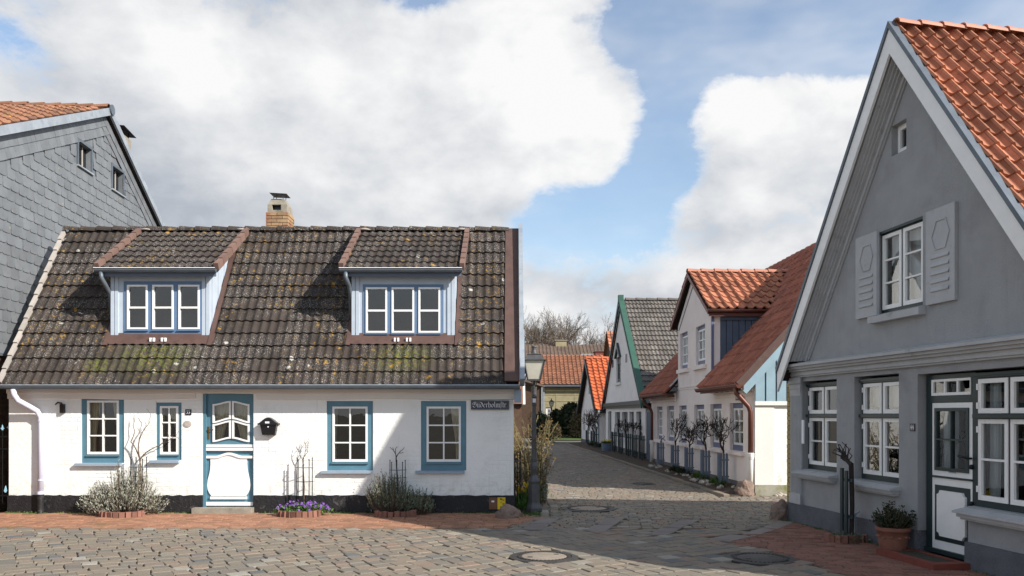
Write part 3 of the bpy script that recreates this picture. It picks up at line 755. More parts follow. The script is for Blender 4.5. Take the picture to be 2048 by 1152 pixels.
# double line of edge stones beside the lamp
for k in range(26):
    y = 13.75 + k * .42
    for j in range(2):
        x = .60 + j * .17 - .02 * (y - 13.7) * 0 + .03 * math.sin(y * 2.2)
        vs, fs = stone(ccw([(x - .075, y), (x + .075, y), (x + .07, y + .395), (x - .075, y + .395)]), .006, .03, .012, rng)
        MB().add(vs, fs).build('edge_stone', 'cobble', road)
bk = grid(-6, 13.3, 0, .215, .108, 42, 9, lambda x, y: inpoly(x, y, PL) and vis(x, y), rng, .003, .007, .02)
pave(pavl, bk, 0, .005, 'paver_brick', 'paving_brick')
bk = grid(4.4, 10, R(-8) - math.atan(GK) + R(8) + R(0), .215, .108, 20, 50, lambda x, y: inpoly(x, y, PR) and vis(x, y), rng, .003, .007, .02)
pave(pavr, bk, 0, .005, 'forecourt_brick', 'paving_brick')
# the bed between kerb and houses
bedo = MB()
ys = [17.45 + i * 1.0 for i in range(31)]
for a, b in zip(ys, ys[1:]):
    fa, fb = 5.80 - .0295 * a + .05, 5.80 - .0295 * b + .05
    if a == ys[0]: bedo.add([(kerb_x(a - .6), a - .6, -.02), (fa - .1, a - .35, -.02), (fa, a, .12), (kerb_x(a), a, .045)], [(0, 1, 2, 3)])
    bedo.add([(kerb_x(a), a, .045), (fa, a, .12), (fb, b, .12), (kerb_x(b), b, .045)], [(0, 1, 2, 3)])
bedo = bedo.build('planting_bed', 'earth'); bedo['kind'] = 'structure'
for k in range(34):
    y = 16.85 + k * .92; x = kerb_x(y); x2 = kerb_x(y + .9)
    P = [(x - .06, y), (x + .06, y), (x2 + .06, y + .9), (x2 - .06, y + .9)]
    vs, fs = stone(ccw(P), .06 + random.uniform(-.008, .008), .09, .012, rng); MB().add(vs, fs).build('kerb_stone', 'cobble', bedo)
soil = sheet('soil_strip', [(.06, 14.28), (.56, 14.0), (.56, 24), (.06, 24)], -.006, 'earth')

# manhole covers
def cover(c, r, label, inner='cover_concrete'):
    e = empty('manhole_cover', (c[0], c[1], 0), 0, label, 'manhole cover', 'manhole covers in the cobbles')
    MB().lathe([(r + .04, -.03), (r + .04, .002), (r * .90, .006), (r * .90, -.002), (r * .86, -.002), (r * .86, .008), (r * .74, .008), (r * .74, .0)], 48).build('ring', 'cast_iron', e)
    MB().lathe([(r * .73, -.02), (r * .73, .004), (r * .70, .007), (.01, .009)], 48).build('lid', inner, e, True)
    for k in range(40):
        a = 2 * math.pi * k / 40
        o = MB().box(-.012, .012, r * .77, r * .84, .008, .014).xform(Matrix.Rotation(a, 4, 'Z')).build('rib', 'cast_iron', e)
    for a in (.6, 3.6):
        MB().box(-.03, .03, -.012, .012, .008, .014).xform(Matrix.Translation((r * .5 * math.cos(a), r * .5 * math.sin(a), 0))).build('lifting_slot', 'box_black', e)
cover(COVERS[0][0], .385, 'round manhole cover half in sun in front of the lamp post')
cover(COVERS[1][0], .385, 'round iron manhole cover at the edge of the brick forecourt', 'cast_iron')
cover(COVERS[2][0], .46, 'worn manhole cover at the edge of the sunlit strip across the street')
cover((3.3, 20.1), .3, 'small dark manhole cover in the shaded street further back', 'cast_iron')

# ---------------------------------------------------------------- white cottage
H = empty('white_cottage', WH.o, WH.rz, 'long white brick cottage with brown tiled roof, two dormers and teal windows', 'house')
XL, XR = -8.97, .03; px = WH.pix
def wrect(x0, x1, y0, y1, fr=WH, y=0.0):
    a = fr.pix(x0, y1, y); b = fr.pix(x1, y0, y); return [a[0], b[0], a[1], b[1]]
WW = [wrect(162.5, 248, 790, 926), wrect(312, 363, 805, 920), wrect(653.5, 746, 802, 941), wrect(842, 932.6, 802, 941)]
DR = wrect(405.5, 507, 787, 1016); DR[2] = .10
WALLT = 2.27
MB().plate(rect(XL, XR, .30, WALLT), WW + [[DR[0], DR[1], .28, DR[3]]], 0, .24).build('front_wall', 'white_wall', H)
gp = [(0, .30), (3.5, .30), (3.5, WALLT), (1.75, 5.36), (0, WALLT)]
for xx, s_ in ((XR - .24, 1), (XL, -1)):
    mb = MB().add([(xx if s_ < 0 else xx + .24, y + .243, z) if y == 0 else (xx if s_ < 0 else xx + .24, y, z) for y, z in gp], [tuple(range(5)) if s_ > 0 else tuple(range(4, -1, -1))])
    mb.build('gable_wall', 'white_wall_side', H)
MB().box(XL, XR, 3.5, 3.7, 0, WALLT).build('back_wall', 'white_wall', H)
for a, b in ((XL - .015, DR[0]), (DR[1], XR + .02)):
    mb = MB(); n = 60
    top = [(a + (b - a) * i / n, .31 + .006 * math.sin(i * 1.7) + random.uniform(-.006, .006)) for i in range(n + 1)]
    mb.strip(top, [(x, -.02) for x, z in top], -.022, .25); mb.build('plinth', 'black_plinth', H)
MB().box(XR - .2, XR + .02, .252, 3.7, -.02, .31).build('plinth', 'black_plinth', H)
z_f = px(500, 797)[1]
mb = MB()
for a, b, y, z0, z1 in ((XL - .01, DR[0] - .12, -.03, z_f, 2.13), (DR[1] + .06, XR + .01, -.03, z_f - .01, 2.13), (XL - .01, XR + .01, -.06, 2.125, 2.24)):
    n = 14
    for i in range(n):   # hand made, slightly wavy cornice
        xa, xb = a + (b - a) * i / n, a + (b - a) * (i + 1) / n
        za, zb = z0 + .012 * math.sin(xa * 2.1), z0 + .012 * math.sin(xb * 2.1)
        mb.add([(xa, y, za), (xb, y, zb), (xb, .0, zb - .012), (xa, .0, za - .012), (xa, y, z1), (xb, y, z1), (xb, 0, z1), (xa, 0, z1)],
               [(0, 3, 2, 1), (4, 5, 6, 7), (0, 1, 5, 4), (1, 2, 6, 5), (3, 0, 4, 7)])
mb.build('cornice', 'white_smooth', H)

def cottage_window(r, rows, cols, cur):
    x0, x1, z0, z1 = r; fw = .095 if x1 - x0 > .6 else .06
    s_ = (x0 + fw, x1 - fw, z0 + fw * 1.6, z1 - fw, cols, rows)
    cs = []
    wd = x1 - x0
    for c_ in cur:
        if c_ == 'L': cs.append((x0 + .05, x0 + wd * .34, z0 + .05, z1 - .05, 'curtain', (-1, .35)))
        if c_ == 'R': cs.append((x1 - wd * .36, x1 - .05, z0 + .05, z1 - .05, 'curtain', (1, .4)))
        if c_ == 'r': cs.append((x1 - wd * .62, x1 - .05, z0 + .05, z1 - .05, 'curtain', (1, .7)))
        if c_ == 'l': cs.append((x0 + .05, x0 + wd * .2, z0 + .05, z1 - .05, 'curtain', (-1, .2)))
        if c_ == 'F': cs.append((x0 + .05, x1 - .05, z1 - .32, z1 - .03, 'curtain', None))
    win = window(H, x0 + .001, x1 - .001, z0 + .001, z1 - .001, .02, 'teal', [s_], 'white_paint', cs, (x0 - .09, x1 - .03, z0 - .05, z0 + .004, -.075, 'sill_blue'), sw=.04, mw=.024)
    MB().box(x0 + fw - .01, x1 - fw + .01, -.012, .018, z0 + fw * 1.25, z0 + fw * 1.55).build('drip_rail', 'teal', win)
    return win
cottage_window(WW[0], 3, 2, 'LR'); cottage_window(WW[1], 3, 2, 'lr'); cottage_window(WW[2], 3, 2, 'l'); cottage_window(WW[3], 3, 2, 'R')

# front door with curved panels
def dpx(a, b): return px(395 + a / 4.608, 780 + b / 4.608)
fz = lambda b: dpx(0, b)[1]
door = MB().plate(rect(DR[0] + .001, DR[1] - .001, DR[2], DR[3]), [[dpx(130, 0)[0], dpx(474, 0)[0], fz(486), fz(94)]], .06, .13).build('door', 'teal', H)
mb = MB(); mb.box(DR[0] + .001, DR[0] + .055, .008, .058, DR[2], DR[3] - .001); mb.build('door_jamb', 'teal', door)
yD = .06
def curve(a, b, f, n=14): return [(a + (b - a) * i / n, f(i / n)) for i in range(n + 1)]
sm = lambda u: u * u * (3 - 2 * u)
for (xa, xb, flip) in ((132, 300, False), (312, 472, True)):
    for (zt_lo, zt_hi, zb_lo, zb_hi) in ((130, 100, 305, 268), (315, 280, 480, 448)):
        g = (lambda u: sm(u)) if not flip else (lambda u: sm(1 - u))
        top = [dpx(xa + (xb - xa) * i / 14, zt_lo + (zt_hi - zt_lo) * g(i / 14)) for i in range(15)]
        bot = [dpx(xa + (xb - xa) * i / 14, zb_lo + (zb_hi - zb_lo) * g(i / 14)) for i in range(15)]
        t_ = .030
        itop = [(min(max(x, top[0][0] + t_), top[-1][0] - t_), z - t_) for x, z in top]; ibot = [(min(max(x, bot[0][0] + t_), bot[-1][0] - t_), z + t_) for x, z in bot]
        mb = MB().strip(top, itop, yD - .03, yD + .02).strip(ibot, bot, yD - .03, yD + .02)
        mb.strip([top[0], bot[0]], [itop[0], ibot[0]], yD - .03, yD + .02).strip([top[-1], bot[-1]], [itop[-1], ibot[-1]], yD - .03, yD + .02)
        mb.build('glazing_frame', 'white_paint', door)
        pn = MB(); k = 15
        pn.v = [(x, yD + .0, z) for x, z in itop] + [(x, yD, z) for x, z in ibot]
        pn.f = [(i, i + 1, i + 1 + k, i + k)[::-1] for i in range(14)]; pn.m = [0] * 14; pn.build('pane', 'glass', door)
# rails of the upper door half, between the panes
x_a, x_b = DR[0] + .16, DR[1] - .14
mb = MB()
for fl, xa, xb in ((0, 128, 302), (1, 310, 476)):
    g = (lambda u: sm(u)) if not fl else (lambda u: sm(1 - u))
    up = [dpx(xa + (xb - xa) * i / 14, 130 - 30 * g(i / 14) + 3) for i in range(15)]; mb.strip([(x, fz(93)) for x, z in up], up, yD + .002, yD + .05)
    a_ = [dpx(xa + (xb - xa) * i / 14, 302 - 36 * g(i / 14)) for i in range(15)]; b_ = [dpx(xa + (xb - xa) * i / 14, 318 - 36 * g(i / 14)) for i in range(15)]; mb.strip(a_, b_, yD + .002, yD + .05)
    lo = [dpx(xa + (xb - xa) * i / 14, 478 - 32 * g(i / 14)) for i in range(15)]; mb.strip(lo, [(x, fz(487)) for x, z in lo], yD + .002, yD + .05)
mb.box(dpx(299, 0)[0], dpx(314, 0)[0], yD + .003, yD + .05, fz(486), fz(94)); mb.build('glazing_rail', 'teal', door)
wavy(x_a, (x_a + x_b) / 2 + .02, 1.0, DR[3] - .1, yD + .10, pull=(-1, .55)).build('curtain', 'curtain', door, True)
wavy((x_a + x_b) / 2 - .02, x_b, 1.0, DR[3] - .1, yD + .10, pull=(1, .55)).build('curtain', 'curtain', door, True)
room(DR[0], DR[1], .98, DR[3], yD + .14, .9, 0).build('interior', 'room', door)
def hbar(a, b, c, d, p): 
    (xa, zb), (xb, za) = dpx(a, c), dpx(b, d); return MB().box(xa, xb, yD - p, yD + .003, za, zb)
mb = hbar(60, 510, 503, 528, .035); m2 = hbar(55, 510, 534, 560, .05); mb.add(m2.v, m2.f); mb.build('weather_bar', 'white_paint', door)
top = [dpx(62 + (504 - 62) * i / 24, 607 - 30 * (math.sin(math.pi * min(1, max(0, (i / 24 - .22) / .56))) ** 2)) for i in range(25)]
MB().strip(top, [(x, z - .045) for x, z in top], yD - .04, yD + .003).build('panel_moulding', 'white_paint', door)
side = [(612, 110), (680, 112), (740, 108), (790, 97), (830, 86), (880, 81), (920, 86), (950, 100), (978, 120)]
lft = [dpx(b, a) for a, b in side]; rgt = [dpx(556 - b + 4, a) for a, b in side]
pan = [];
mb = MB()
for (l0, r0), (l1, r1) in zip(zip(lft, rgt), zip(lft[1:], rgt[1:])):
    mb.strip([l0, l1], [r0, r1], yD - .022, yD + .003)
mid = [dpx(120 + (440 - 120) * i / 14, 612 - 24 * math.sin(math.pi * i / 14) ** 2) for i in range(15)]
mb.strip(mid, [(x, lft[0][1]) for x, z in mid], yD - .022, yD + .003); mb.build('vase_panel', 'white_paint', door)
hbar(112, 448, 984, 1008, .04).build('panel_foot', 'white_paint', door)
hbar(50, 508, 1034, 1066, .045).build('kick_board', 'white_paint', door)
mb = MB(); hx, hz = dpx(90, 395); mb.box(hx - .018, hx + .018, yD - .012, yD, hz - .11, hz + .11); mb.tube([(hx, yD - .01, hz + .05), (hx, yD - .05, hz + .05), (hx + .10, yD - .05, hz + .055)], .010, 6); mb.build('handle', 'brass', door)
MB().box(*[px(392, 1000)[0], px(509, 1000)[0], -.20, .10], -.02, .10).build('door_step', 'concrete', H)

# roof
EY, EZ, RY, RZ = -.28, 2.30, 1.75, 5.43
RXL, RXR = -8.92, .12
sv_ = Vector((0, RY - EY, RZ - EZ)); SLEN = sv_.length; SN = sv_.normalized()
def roofz(y): return EZ + (y - EY) * (RZ - EZ) / (RY - EY)
D1 = dict(xl=-7.241, xr=-5.515, gl=-7.417, gr=-5.276); D2 = dict(xl=-2.876, xr=-1.066, gl=-3.055, gr=-.887)
DY, DEY, DEZ = .25, .07, 4.395; DRY, DRZ = 1.72, 5.42          # dormer front, eave and top
roof = MB()
nrm = Vector((0, -(RZ - EZ), RY - EY)).normalized() * -.05
roof.add([(RXL, EY, EZ), (RXR, EY, EZ), (RXR, RY, RZ), (RXL, RY, RZ)], [(0, 1, 2, 3)]).add([(RXL, 3.5 - EY, EZ), (RXR, 3.5 - EY, EZ), (RXR, RY, RZ), (RXL, RY, RZ)], [(3, 2, 1, 0)])
roof.xform(Matrix.Translation((0, 0, -.03)))
roof = roof.build('roof', 'roof_deck', H)
TW, TL = .3135, SLEN / 13.0
tmm = tile_mesh('roof_tile', 'brown_tile', TW, TL, 'double', .034)
def keep_main(a, b):
    x = RXL + a; y = EY + SN.y * b
    for d in (D1, D2):
        if d['xl'] - .10 < x < d['xr'] + .10 and y > DY - .02:
            return False
    return x < RXR - .22
lay(roof, WH, tmm, (RXL + .04, EY - .05, EZ - .05), (1, 0, 0), SN, TW, TL, 28, 13, keep_main, 300, 'roof_tile', jitter=.005)
ridge_tiles(roof, (RXL - .02, RY + .01, RZ - .02), (RXR - .2, RY + .01, RZ - .02), 27, .115, 'brown_tile')
for i in range(13):   # stepped verge caps on the left
    a = Vector((RXL - .02, EY, EZ)) + SN * (TL * i); b = a + SN * (TL * 1.02)
    MB().bar(a + Vector((0, -.03, .0)), b + Vector((0, -.02, -.025)), .07, .10, (0, -SN.z, SN.y)).build('verge_cap', 'verge_grey', roof)
nv = Vector((0, -SN.z, SN.y))
MB().bar(Vector((RXR - .12, EY - .04, EZ)) + nv * .05, Vector((RXR - .12, RY, RZ)) + nv * .05, .26, .03, nv).build('verge_flashing', 'copper_brown', roof)
MB().bar(Vector((RXR + .05, EY - .06, EZ - .02)) + nv * .03, Vector((RXR + .05, RY, RZ + .04)) + nv * .06, .075, .2, nv).build('verge_board', 'zinc', roof)
mb = MB().bar(Vector((RXR + .062, EY - .07, EZ - .02)) + nv * .05, Vector((RXR + .062, EY + .6, roofz(EY + .6) - .02)) + nv * .05, .08, .2, nv).build('verge_board_end', 'zinc', roof)
MB().box(XR + .01, XR + .135, -.20, .0, 1.96, 2.20).build('eaves_box', 'sill_blue', H)
MB().box(RXL + .05, XR + .02, -.15, -.062, 2.205, 2.245).build('soffit', 'fascia_grey', H)
gz = px(500, 772, -.33)[1]
gut = gutter(H, RXL - .06, RXR + .02, -.33, gz, .058, 'zinc_dark')
MB().tube([(RXL - .06, -.389, gz + .014), (RXR + .02, -.389, gz + .014)], .012, 6).build('rim', 'zinc', gut)
def pp(x, y, yy): a = px(x, y, yy); return (a[0], yy, a[1])
pts = [pp(27, 778, -.33), pp(28, 789, -.32), pp(36, 801, -.27), pp(60, 814, -.17), pp(74, 822, -.11), pp(81, 834, -.075), pp(82, 850, -.075)]
dp = MB().tube(pts + [pp(81, 985, -.075)], .048, 12).build('downpipe', 'pipe_lilac', H, True)
for y_ in (842, 960):
    c_ = pp(82, y_, -.075); MB().lathe([(.055, -.012), (.055, .012)], 12, c_).build('bracket', 'pipe_lilac', dp)
c_ = pp(81, 985, -.075); MB().lathe([(.05, .0), (.062, -.02), (.058, .03)], 12, (c_[0], c_[1], c_[2] - .01)).build('collar', 'pipe_lilac', dp)
MB().tube([pp(81, 986, -.075), (pp(81, 986, -.075)[0], -.075, -.02)], .057, 12).build('standpipe', 'black_plinth', dp)

# dormers
dsl = Vector((0, DRY - DEY, DRZ - DEZ)); DL = dsl.length; DN = dsl.normalized(); DNV = Vector((0, -DN.z, DN.y))
def dormer(d, sash, yw, ys):
    """sash: px x-ranges; yw: frame px (x0,x1,y0,y1); ys: sash px y-range"""
    xl, xr, gl_, gr = d['xl'], d['xr'], d['gl'], d['gr']
    fz0 = roofz(DY) - .14; fz1 = DEZ - .06
    f = wrect(*yw, WH, DY); f[2] = max(f[2], fz0 + .005)
    dm = MB().plate(rect(xl, xr, fz0, fz1), [[f[0], f[1], f[2], f[3]]], DY, DY + .06).build('dormer', 'dormer_board', H)
    for xx in (xl, xl + .075, xr - .075, xr):      # cover boards beside the window
        MB().box(xx - .03, xx + .03, DY - .02, DY, fz0 - .02, fz1 - .01).build('board', 'dormer_board', dm)
    ss = []
    for (a, b) in sash:
        q = wrect(a, b, ys[0], ys[1], WH, DY + .01); ss.append((q[0], q[1], q[2], q[3], 1, 2))
    win = MB().plate(rect(f[0], f[1], f[2], f[3]), [s_[:4] for s_ in ss], DY - .012, DY + .07).build('window_frame', 'dormer_blue', dm)
    for (a, b, c, e, nc, nr) in ss:
        sw = .034; m_ = .035; hz = (c + e) / 2 - .01
        ps = [[a + sw, b - sw, c + sw, hz - m_ / 2], [a + sw, b - sw, hz + m_ / 2, e - sw]]
        MB().plate(rect(a + .002, b - .002, c + .002, e - .002), ps, DY - .03, DY + .04).build('sash', 'white_paint', dm)
        for p_ in ps: MB().add([(p_[0], DY + .01, p_[2]), (p_[1], DY + .01, p_[2]), (p_[1], DY + .01, p_[3]), (p_[0], DY + .01, p_[3])], [(0, 1, 2, 3)]).build('pane', 'glass', dm)
        MB().box(a - .01, b + .01, DY - .045, DY - .013, c - .03, c - .008).build('drip_rail', 'dormer_blue', dm)
    room(f[0], f[1], f[2], f[3], DY + .075, .6, 0).build('interior', 'room', dm)
    yb = lambda z: EY + (z - EZ) * (RY - EY) / (RZ - EZ)
    def dz(y): return DEZ + (y - DEY) * (DRZ - DEZ) / (DRY - DEY)
    for xx, s_ in ((xl, -1), (xr, 1)):              # cheeks of upright boards
        nb = 9; y_end = 1.62
        for i in range(nb):
            ya, yb_ = DY + (y_end - DY) * i / nb, DY + (y_end - DY) * (i + 1) / nb - .012
            zl = [roofz(ya) - .05, roofz(yb_) - .05]; zh = [dz(ya) - .05, dz(yb_) - .05]
            if zh[1] - zl[1] < .01: zh[1] = zl[1] + .01
            o_ = .012 * s_ if i % 2 else 0; xa, xb = xx + o_ - .03 * s_, xx + o_ + .012 * s_
            q = [(ya, zl[0]), (yb_, zl[1]), (yb_, zh[1]), (ya, zh[0])]
            MB().add([(xa, y, z) for y, z in q] + [(xb, y, z) for y, z in q], [(0, 1, 2, 3), (7, 6, 5, 4)] + [(k, k + 4, (k + 1) % 4 + 4, (k + 1) % 4) for k in range(4)]).build('cheek_board', 'dormer_board', dm)
        MB().bar(Vector((xx + .075 * s_, DY - .10, roofz(DY - .1))) + nv * .055, Vector((xx + .075 * s_, 1.5, roofz(1.5))) + nv * .055, .075, .03, nv).build('side_flashing', 'copper_brown', dm)
    # lead apron below the window, dressed down over the tiles
    ap = MB(); n = 40
    for i in range(n + 1):
        x = xl - .14 + (xr - xl + .28) * i / n; wv_ = .018 * (math.sin(2 * math.pi * (x - RXL) / (TW / 2) - 1.2) * .5 + .5)
        for y, up in ((DY - .005, .105), (DY - .02, .09), (DY - .13, .080 + wv_)): ap.v.append((x, y, roofz(y) + up / SN.y * .62))
    for i in range(n):
        for j in range(2): a = 3 * i + j; ap.f.append((a + 1, a + 4, a + 3, a)); ap.m.append(0)
    ap.build('apron', 'copper_brown', dm, True)
    for k in (.44, .56) if True else ():
        for e in (-.03, .03):
            x = xl + (xr - xl) * k + e; MB().box(x - .015, x + .015, DY - .12, DY - .08, roofz(DY - .1) + .10, roofz(DY - .1) + .17).build('hook', 'white_paint', dm)
        x = xl + (xr - xl) * k; MB().tube([(x + .03, DY - .1, roofz(DY - .1) + .11), (x - .06, DY - .2, roofz(DY - .2) + .09)], .008, 5).build('hook_arm', 'black_iron', dm)
    # roof of the dormer
    MB().add([(gl_, DEY, DEZ - .03), (gr, DEY, DEZ - .03), (gr, DRY, DRZ - .03), (gl_, DRY, DRZ - .03), (gl_, DEY, DEZ - .10), (gr, DEY, DEZ - .10), (gr, DRY, DRZ - .10), (gl_, DRY, DRZ - .10)],
             [(0, 1, 2, 3), (7, 6, 5, 4), (0, 4, 5, 1), (1, 5, 6, 2), (3, 7, 4, 0)]).build('roof_slab', 'fascia_grey', dm)
    nc = round((gr - gl_ - .10) / TW); w_ = (gr - gl_ - .10) / nc; nr = 7; l_ = DL / nr
    lay(dm, WH, tile_mesh('dormer_tile', 'brown_tile', w_, l_, 'double', .03), (gl_ + .05, DEY - .05, DEZ - .05), (1, 0, 0), DN, w_, l_, nc, nr, None, 300, 'dormer_tile')
    for i in range(nr):
        for xx in (gl_ + .005, gr - .005):
            a = Vector((xx, DEY - .04, DEZ - .03)) + DN * (l_ * i); b = a + DN * (l_ * 1.03)
            MB().bar(a + DNV * .03, b + DNV * .012, .085, .13, DNV).build('verge_tile', 'verge_clay', dm)
    MB().box(gl_ + .03, gr - .03, DEY - .01, DEY + .02, DEZ - .17, DEZ - .075).build('fascia', 'fascia_grey', dm)
    g_ = gutter(dm, gl_ - .02, gr + .0, DEY - .07, DEZ - .055, .055, 'zinc_dark')
    MB().tube([(gl_ - .02, DEY - .125, DEZ - .04), (gr, DEY - .125, DEZ - .04)], .010, 6).build('gutter_rim', 'enamel_white', dm)
    MB().tube([(gl_ + .09, DEY - .07, DEZ - .10), (gl_ + .09, DEY - .06, DEZ - .20), (gl_ + .13, DEY, DEZ - .32), (xl - .06, DY + .02, DEZ - .44), (xl - .06, DY + .06, roofz(DY + .30) - .0)], .038, 9).build('dormer_downpipe', 'zinc_dark', dm, True)
    for xx in (gl_ + .12, gr - .1):                # mortar fillets where the dormer meets the ridge
        mbb = blob(.11, .06, .03, xx, 2); mbb.xform(Matrix.Translation((xx, DRY - .06, DRZ + .0))); mbb.build('mortar_fillet', 'verge_grey', dm, True)
dormer(D1, [(255.5, 297), (306, 348.6), (358, 400.7)], (248, 407, 563, 669), (570, 659))
dormer(D2, [(732, 775), (783.6, 829), (837, 881)], (726, 887, 569, 676), (575, 666))

# chimney
cx0, cz0 = px(532, 455, 1.75); cx1, _ = px(577, 455, 1.75); cy0, cy1 = 1.72, 2.18
bz0, bz1 = 5.25, px(550, 424, 1.72)[1]
ch = MB().box(cx0 + .012, cx1 - .012, cy0 + .012, cy1 - .012, 4.6, bz1 - .004).build('chimney', 'mortar', H)
nrow = 8; hrow = (bz1 - bz0) / nrow
for r_ in range(nrow):
    out = .02 if r_ < 3 else 0.0
    z0, z1 = bz0 + r_ * hrow + .006, bz0 + (r_ + 1) * hrow - .006
    wd = cx1 - cx0 + 2 * out; cuts = [0, .5, 1] if r_ % 2 else [0, .25, .75, 1]
    for a, b in zip(cuts, cuts[1:]):
        MB().box(cx0 - out + wd * a + .005, cx0 - out + wd * b - .005, cy0 - out + random.uniform(-.004, .004), cy0 + .09, z0, z1).build('brick', 'chimney_brick', ch)
    wd = cy1 - cy0 + out - .1
    for xx in (0, 1):
        for a, b in zip(cuts, cuts[1:]):
            xa = (cx1 - .09, cx1 + out + random.uniform(-.003, .003)) if xx else (cx0 - out, cx0 + .09)
            MB().box(*xa, cy0 + .095 + wd * a + .005, cy0 + .095 + wd * b - .005, z0, z1).build('brick', 'chimney_brick', ch)
c0, c1 = cx0 + .03, cx1 - .03; zt = px(550, 396, 1.75)[1]; zm = bz1 + (zt - bz1) * .56
cap = MB().plate(rect(c0, c1, bz1, zm), [[c0 + .09, c1 - .12, bz1 + .05, zm - .004]], cy0 + .03, cy0 + .09)
cap.box(c0, c0 + .07, cy0 + .092, cy1 - .03, bz1, zm); cap.box(c1 - .07, c1, cy0 + .092, cy1 - .03, bz1, zm); cap.box(c0 + .072, c1 - .072, cy1 - .09, cy1 - .03, bz1, zm)
ym = (cy0 + cy1) / 2
cap.add([(c0, cy0 + .03, zm), (c1, cy0 + .03, zm), (c1, cy1 - .03, zm), (c0, cy1 - .03, zm), (c0 + .06, cy0 + .1, zt), (c1 - .08, cy0 + .1, zt), (c1 - .08, cy1 - .1, zt), (c0 + .06, cy1 - .1, zt)],
        [(0, 3, 2, 1), (4, 5, 6, 7), (0, 1, 5, 4), (1, 2, 6, 5), (2, 3, 7, 6), (3, 0, 4, 7)]).build('cap', 'concrete', ch)
MB().box(c0 + .075, c1 - .075, cy0 + .13, cy1 - .1, bz1, zm - .01).build('flue', 'box_black', ch)
zc = px(550, 388, 1.75)[1]
MB().add([(c0 + .04, cy0 - .0, zc + .02), (c1 - .0, cy0 - .0, zc + .0), (c1 - .05, cy1 + .02, zc + .035), (c0 + .0, cy1 + .02, zc + .05)], [(0, 1, 2, 3), (3, 2, 1, 0)]).build('cowl', 'black_iron', ch)
for xx in (c0 + .09, c1 - .11):
    for yy in (cy0 + .14, cy1 - .12): MB().box(xx - .006, xx + .006, yy - .006, yy + .006, zt - .01, zc + .03).build('cowl_leg', 'zinc', ch)

# things fixed to the white front
e = empty('mailbox', WH.w((0, 0, 0)), 0, 'black wall mailbox with curved lid beside the teal door', 'mailbox')
q = wrect(520, 553, 848, 870, WH, -.1)
MB().add([(q[0], -.002, q[3]), (q[1], -.002, q[3]), (q[1], -.11, q[3]), (q[0], -.11, q[3]), (q[0] + .035, -.002, q[2]), (q[1] - .035, -.002, q[2]), (q[1] - .035, -.09, q[2]), (q[0] + .035, -.09, q[2])],
         [(3, 2, 1, 0), (4, 5, 6, 7), (7, 6, 2, 3), (6, 5, 1, 2), (4, 7, 3, 0)]).build('body', 'box_black', e)
wd = q[1] - q[0]; top = [(q[0] - .035 + (wd + .07) * i / 16, q[3] + .01 + .105 * math.sin(math.pi * i / 16) ** 1.6) for i in range(17)]
MB().strip(top, [(x, q[3] - .012) for x, z in top], -.135, -.001).build('lid', 'box_black', e)
xm = (q[0] + q[1]) / 2
MB().box(xm - .045, xm + .03, -.139, -.136, q[3] + .012, q[3] + .045).build('name_card', 'enamel_white', e)
MB().box(xm - .01, xm + .012, -.117, -.111, q[3] - .06, q[3] - .04).build('keyhole', 'enamel_white', e)

q = wrect(942, 1018, 801, 819, WH, -.03)
e = empty('street_sign', WH.w((0, 0, 0)), 0, 'dark blue enamel street sign with white blackletter writing under the eaves', 'sign')
MB().box(q[0], q[1], -.048, -.002, q[2], q[3]).build('plate', 'sign_navy', e)
b_ = .012
MB().plate(rect(q[0] + b_, q[1] - b_, q[2] + b_, q[3] - b_), [[q[0] + b_ * 1.5, q[1] - b_ * 1.5, q[2] + b_ * 1.5, q[3] - b_ * 1.5]], -.0495, -.047).build('border', 'guard_blue', e)
write('Suderholmftr.', q[0] + .03, q[2] + .038, q[1] - q[0] - .055, .098, -.048, umlaut=(1,)).build('lettering', 'enamel_white', e)
q = wrect(371, 383, 818.5, 830)
e = empty('house_number_plate', WH.w((0, 0, 0)), 0, 'small dark square plate with white number 33 left of the teal door', 'house number')
MB().box(q[0], q[1], -.012, -.001, q[2], q[3]).build('plate', 'sign_navy', e)
write('33', q[0] + .018, q[2] + .022, q[1] - q[0] - .035, .062, -.012, w=.26).build('number', 'enamel_white', e)
q = px(375, 848)
o = MB().lathe([(.075, 0), (.07, .012), (.055, .012), (.05, .016)], 24).xform(Matrix.Translation((q[0], -.001, q[1])) @ Matrix.Rotation(R(90), 4, 'X') @ Matrix.Diagonal((1, .82, 1, 1))).build('wall_plaque', 'verge_grey'); o.location = WH.o
tag(o, 'small pale oval plaque below the number left of the teal door', 'plaque')
for a, b, m_, nm, lb in ((978, 994.5, 'plate_brown', 'brown_marker_plate', 'small brown marker plate on the black plinth at the cottage corner'), (994.7, 1011, 'plate_yellow', 'yellow_marker_plate', 'small yellow utility marker plate with black figures on the black plinth')):
    q = wrect(a, b, 995, 1018.5, WH, -.03)
    e = empty(nm, WH.w((0, 0, 0)), 0, lb, 'marker plate')
    MB().box(q[0] + .002, q[1] - .002, -.036, -.023, q[2], q[3]).build('plate', m_, e)
    mb = MB()
    if m_ == 'plate_yellow':
        for (u, v, w_, h_) in ((.3, .82, .3, .10), (.62, .80, .26, .03), (.62, .74, .22, .03), (.42, .5, .06, .14), (.60, .47, .3, .04), (.6, .38, .2, .04), (.36, .15, .10, .10), (.52, .15, .18, .03), (.52, .22, .18, .03)):
            x = q[0] + (q[1] - q[0]) * u; z = q[2] + (q[3] - q[2]) * v; mb.box(x, x + (q[1] - q[0]) * w_, -.038, -.035, z, z + (q[3] - q[2]) * h_)
        mb.build('figures', 'box_black', e)
    else:
        x = q[0] + (q[1] - q[0]) * .3; z = q[2] + (q[3] - q[2]) * .6; mb.box(x, x + .05, -.038, -.035, z, z + .03).build('mark', 'enamel_white', e)
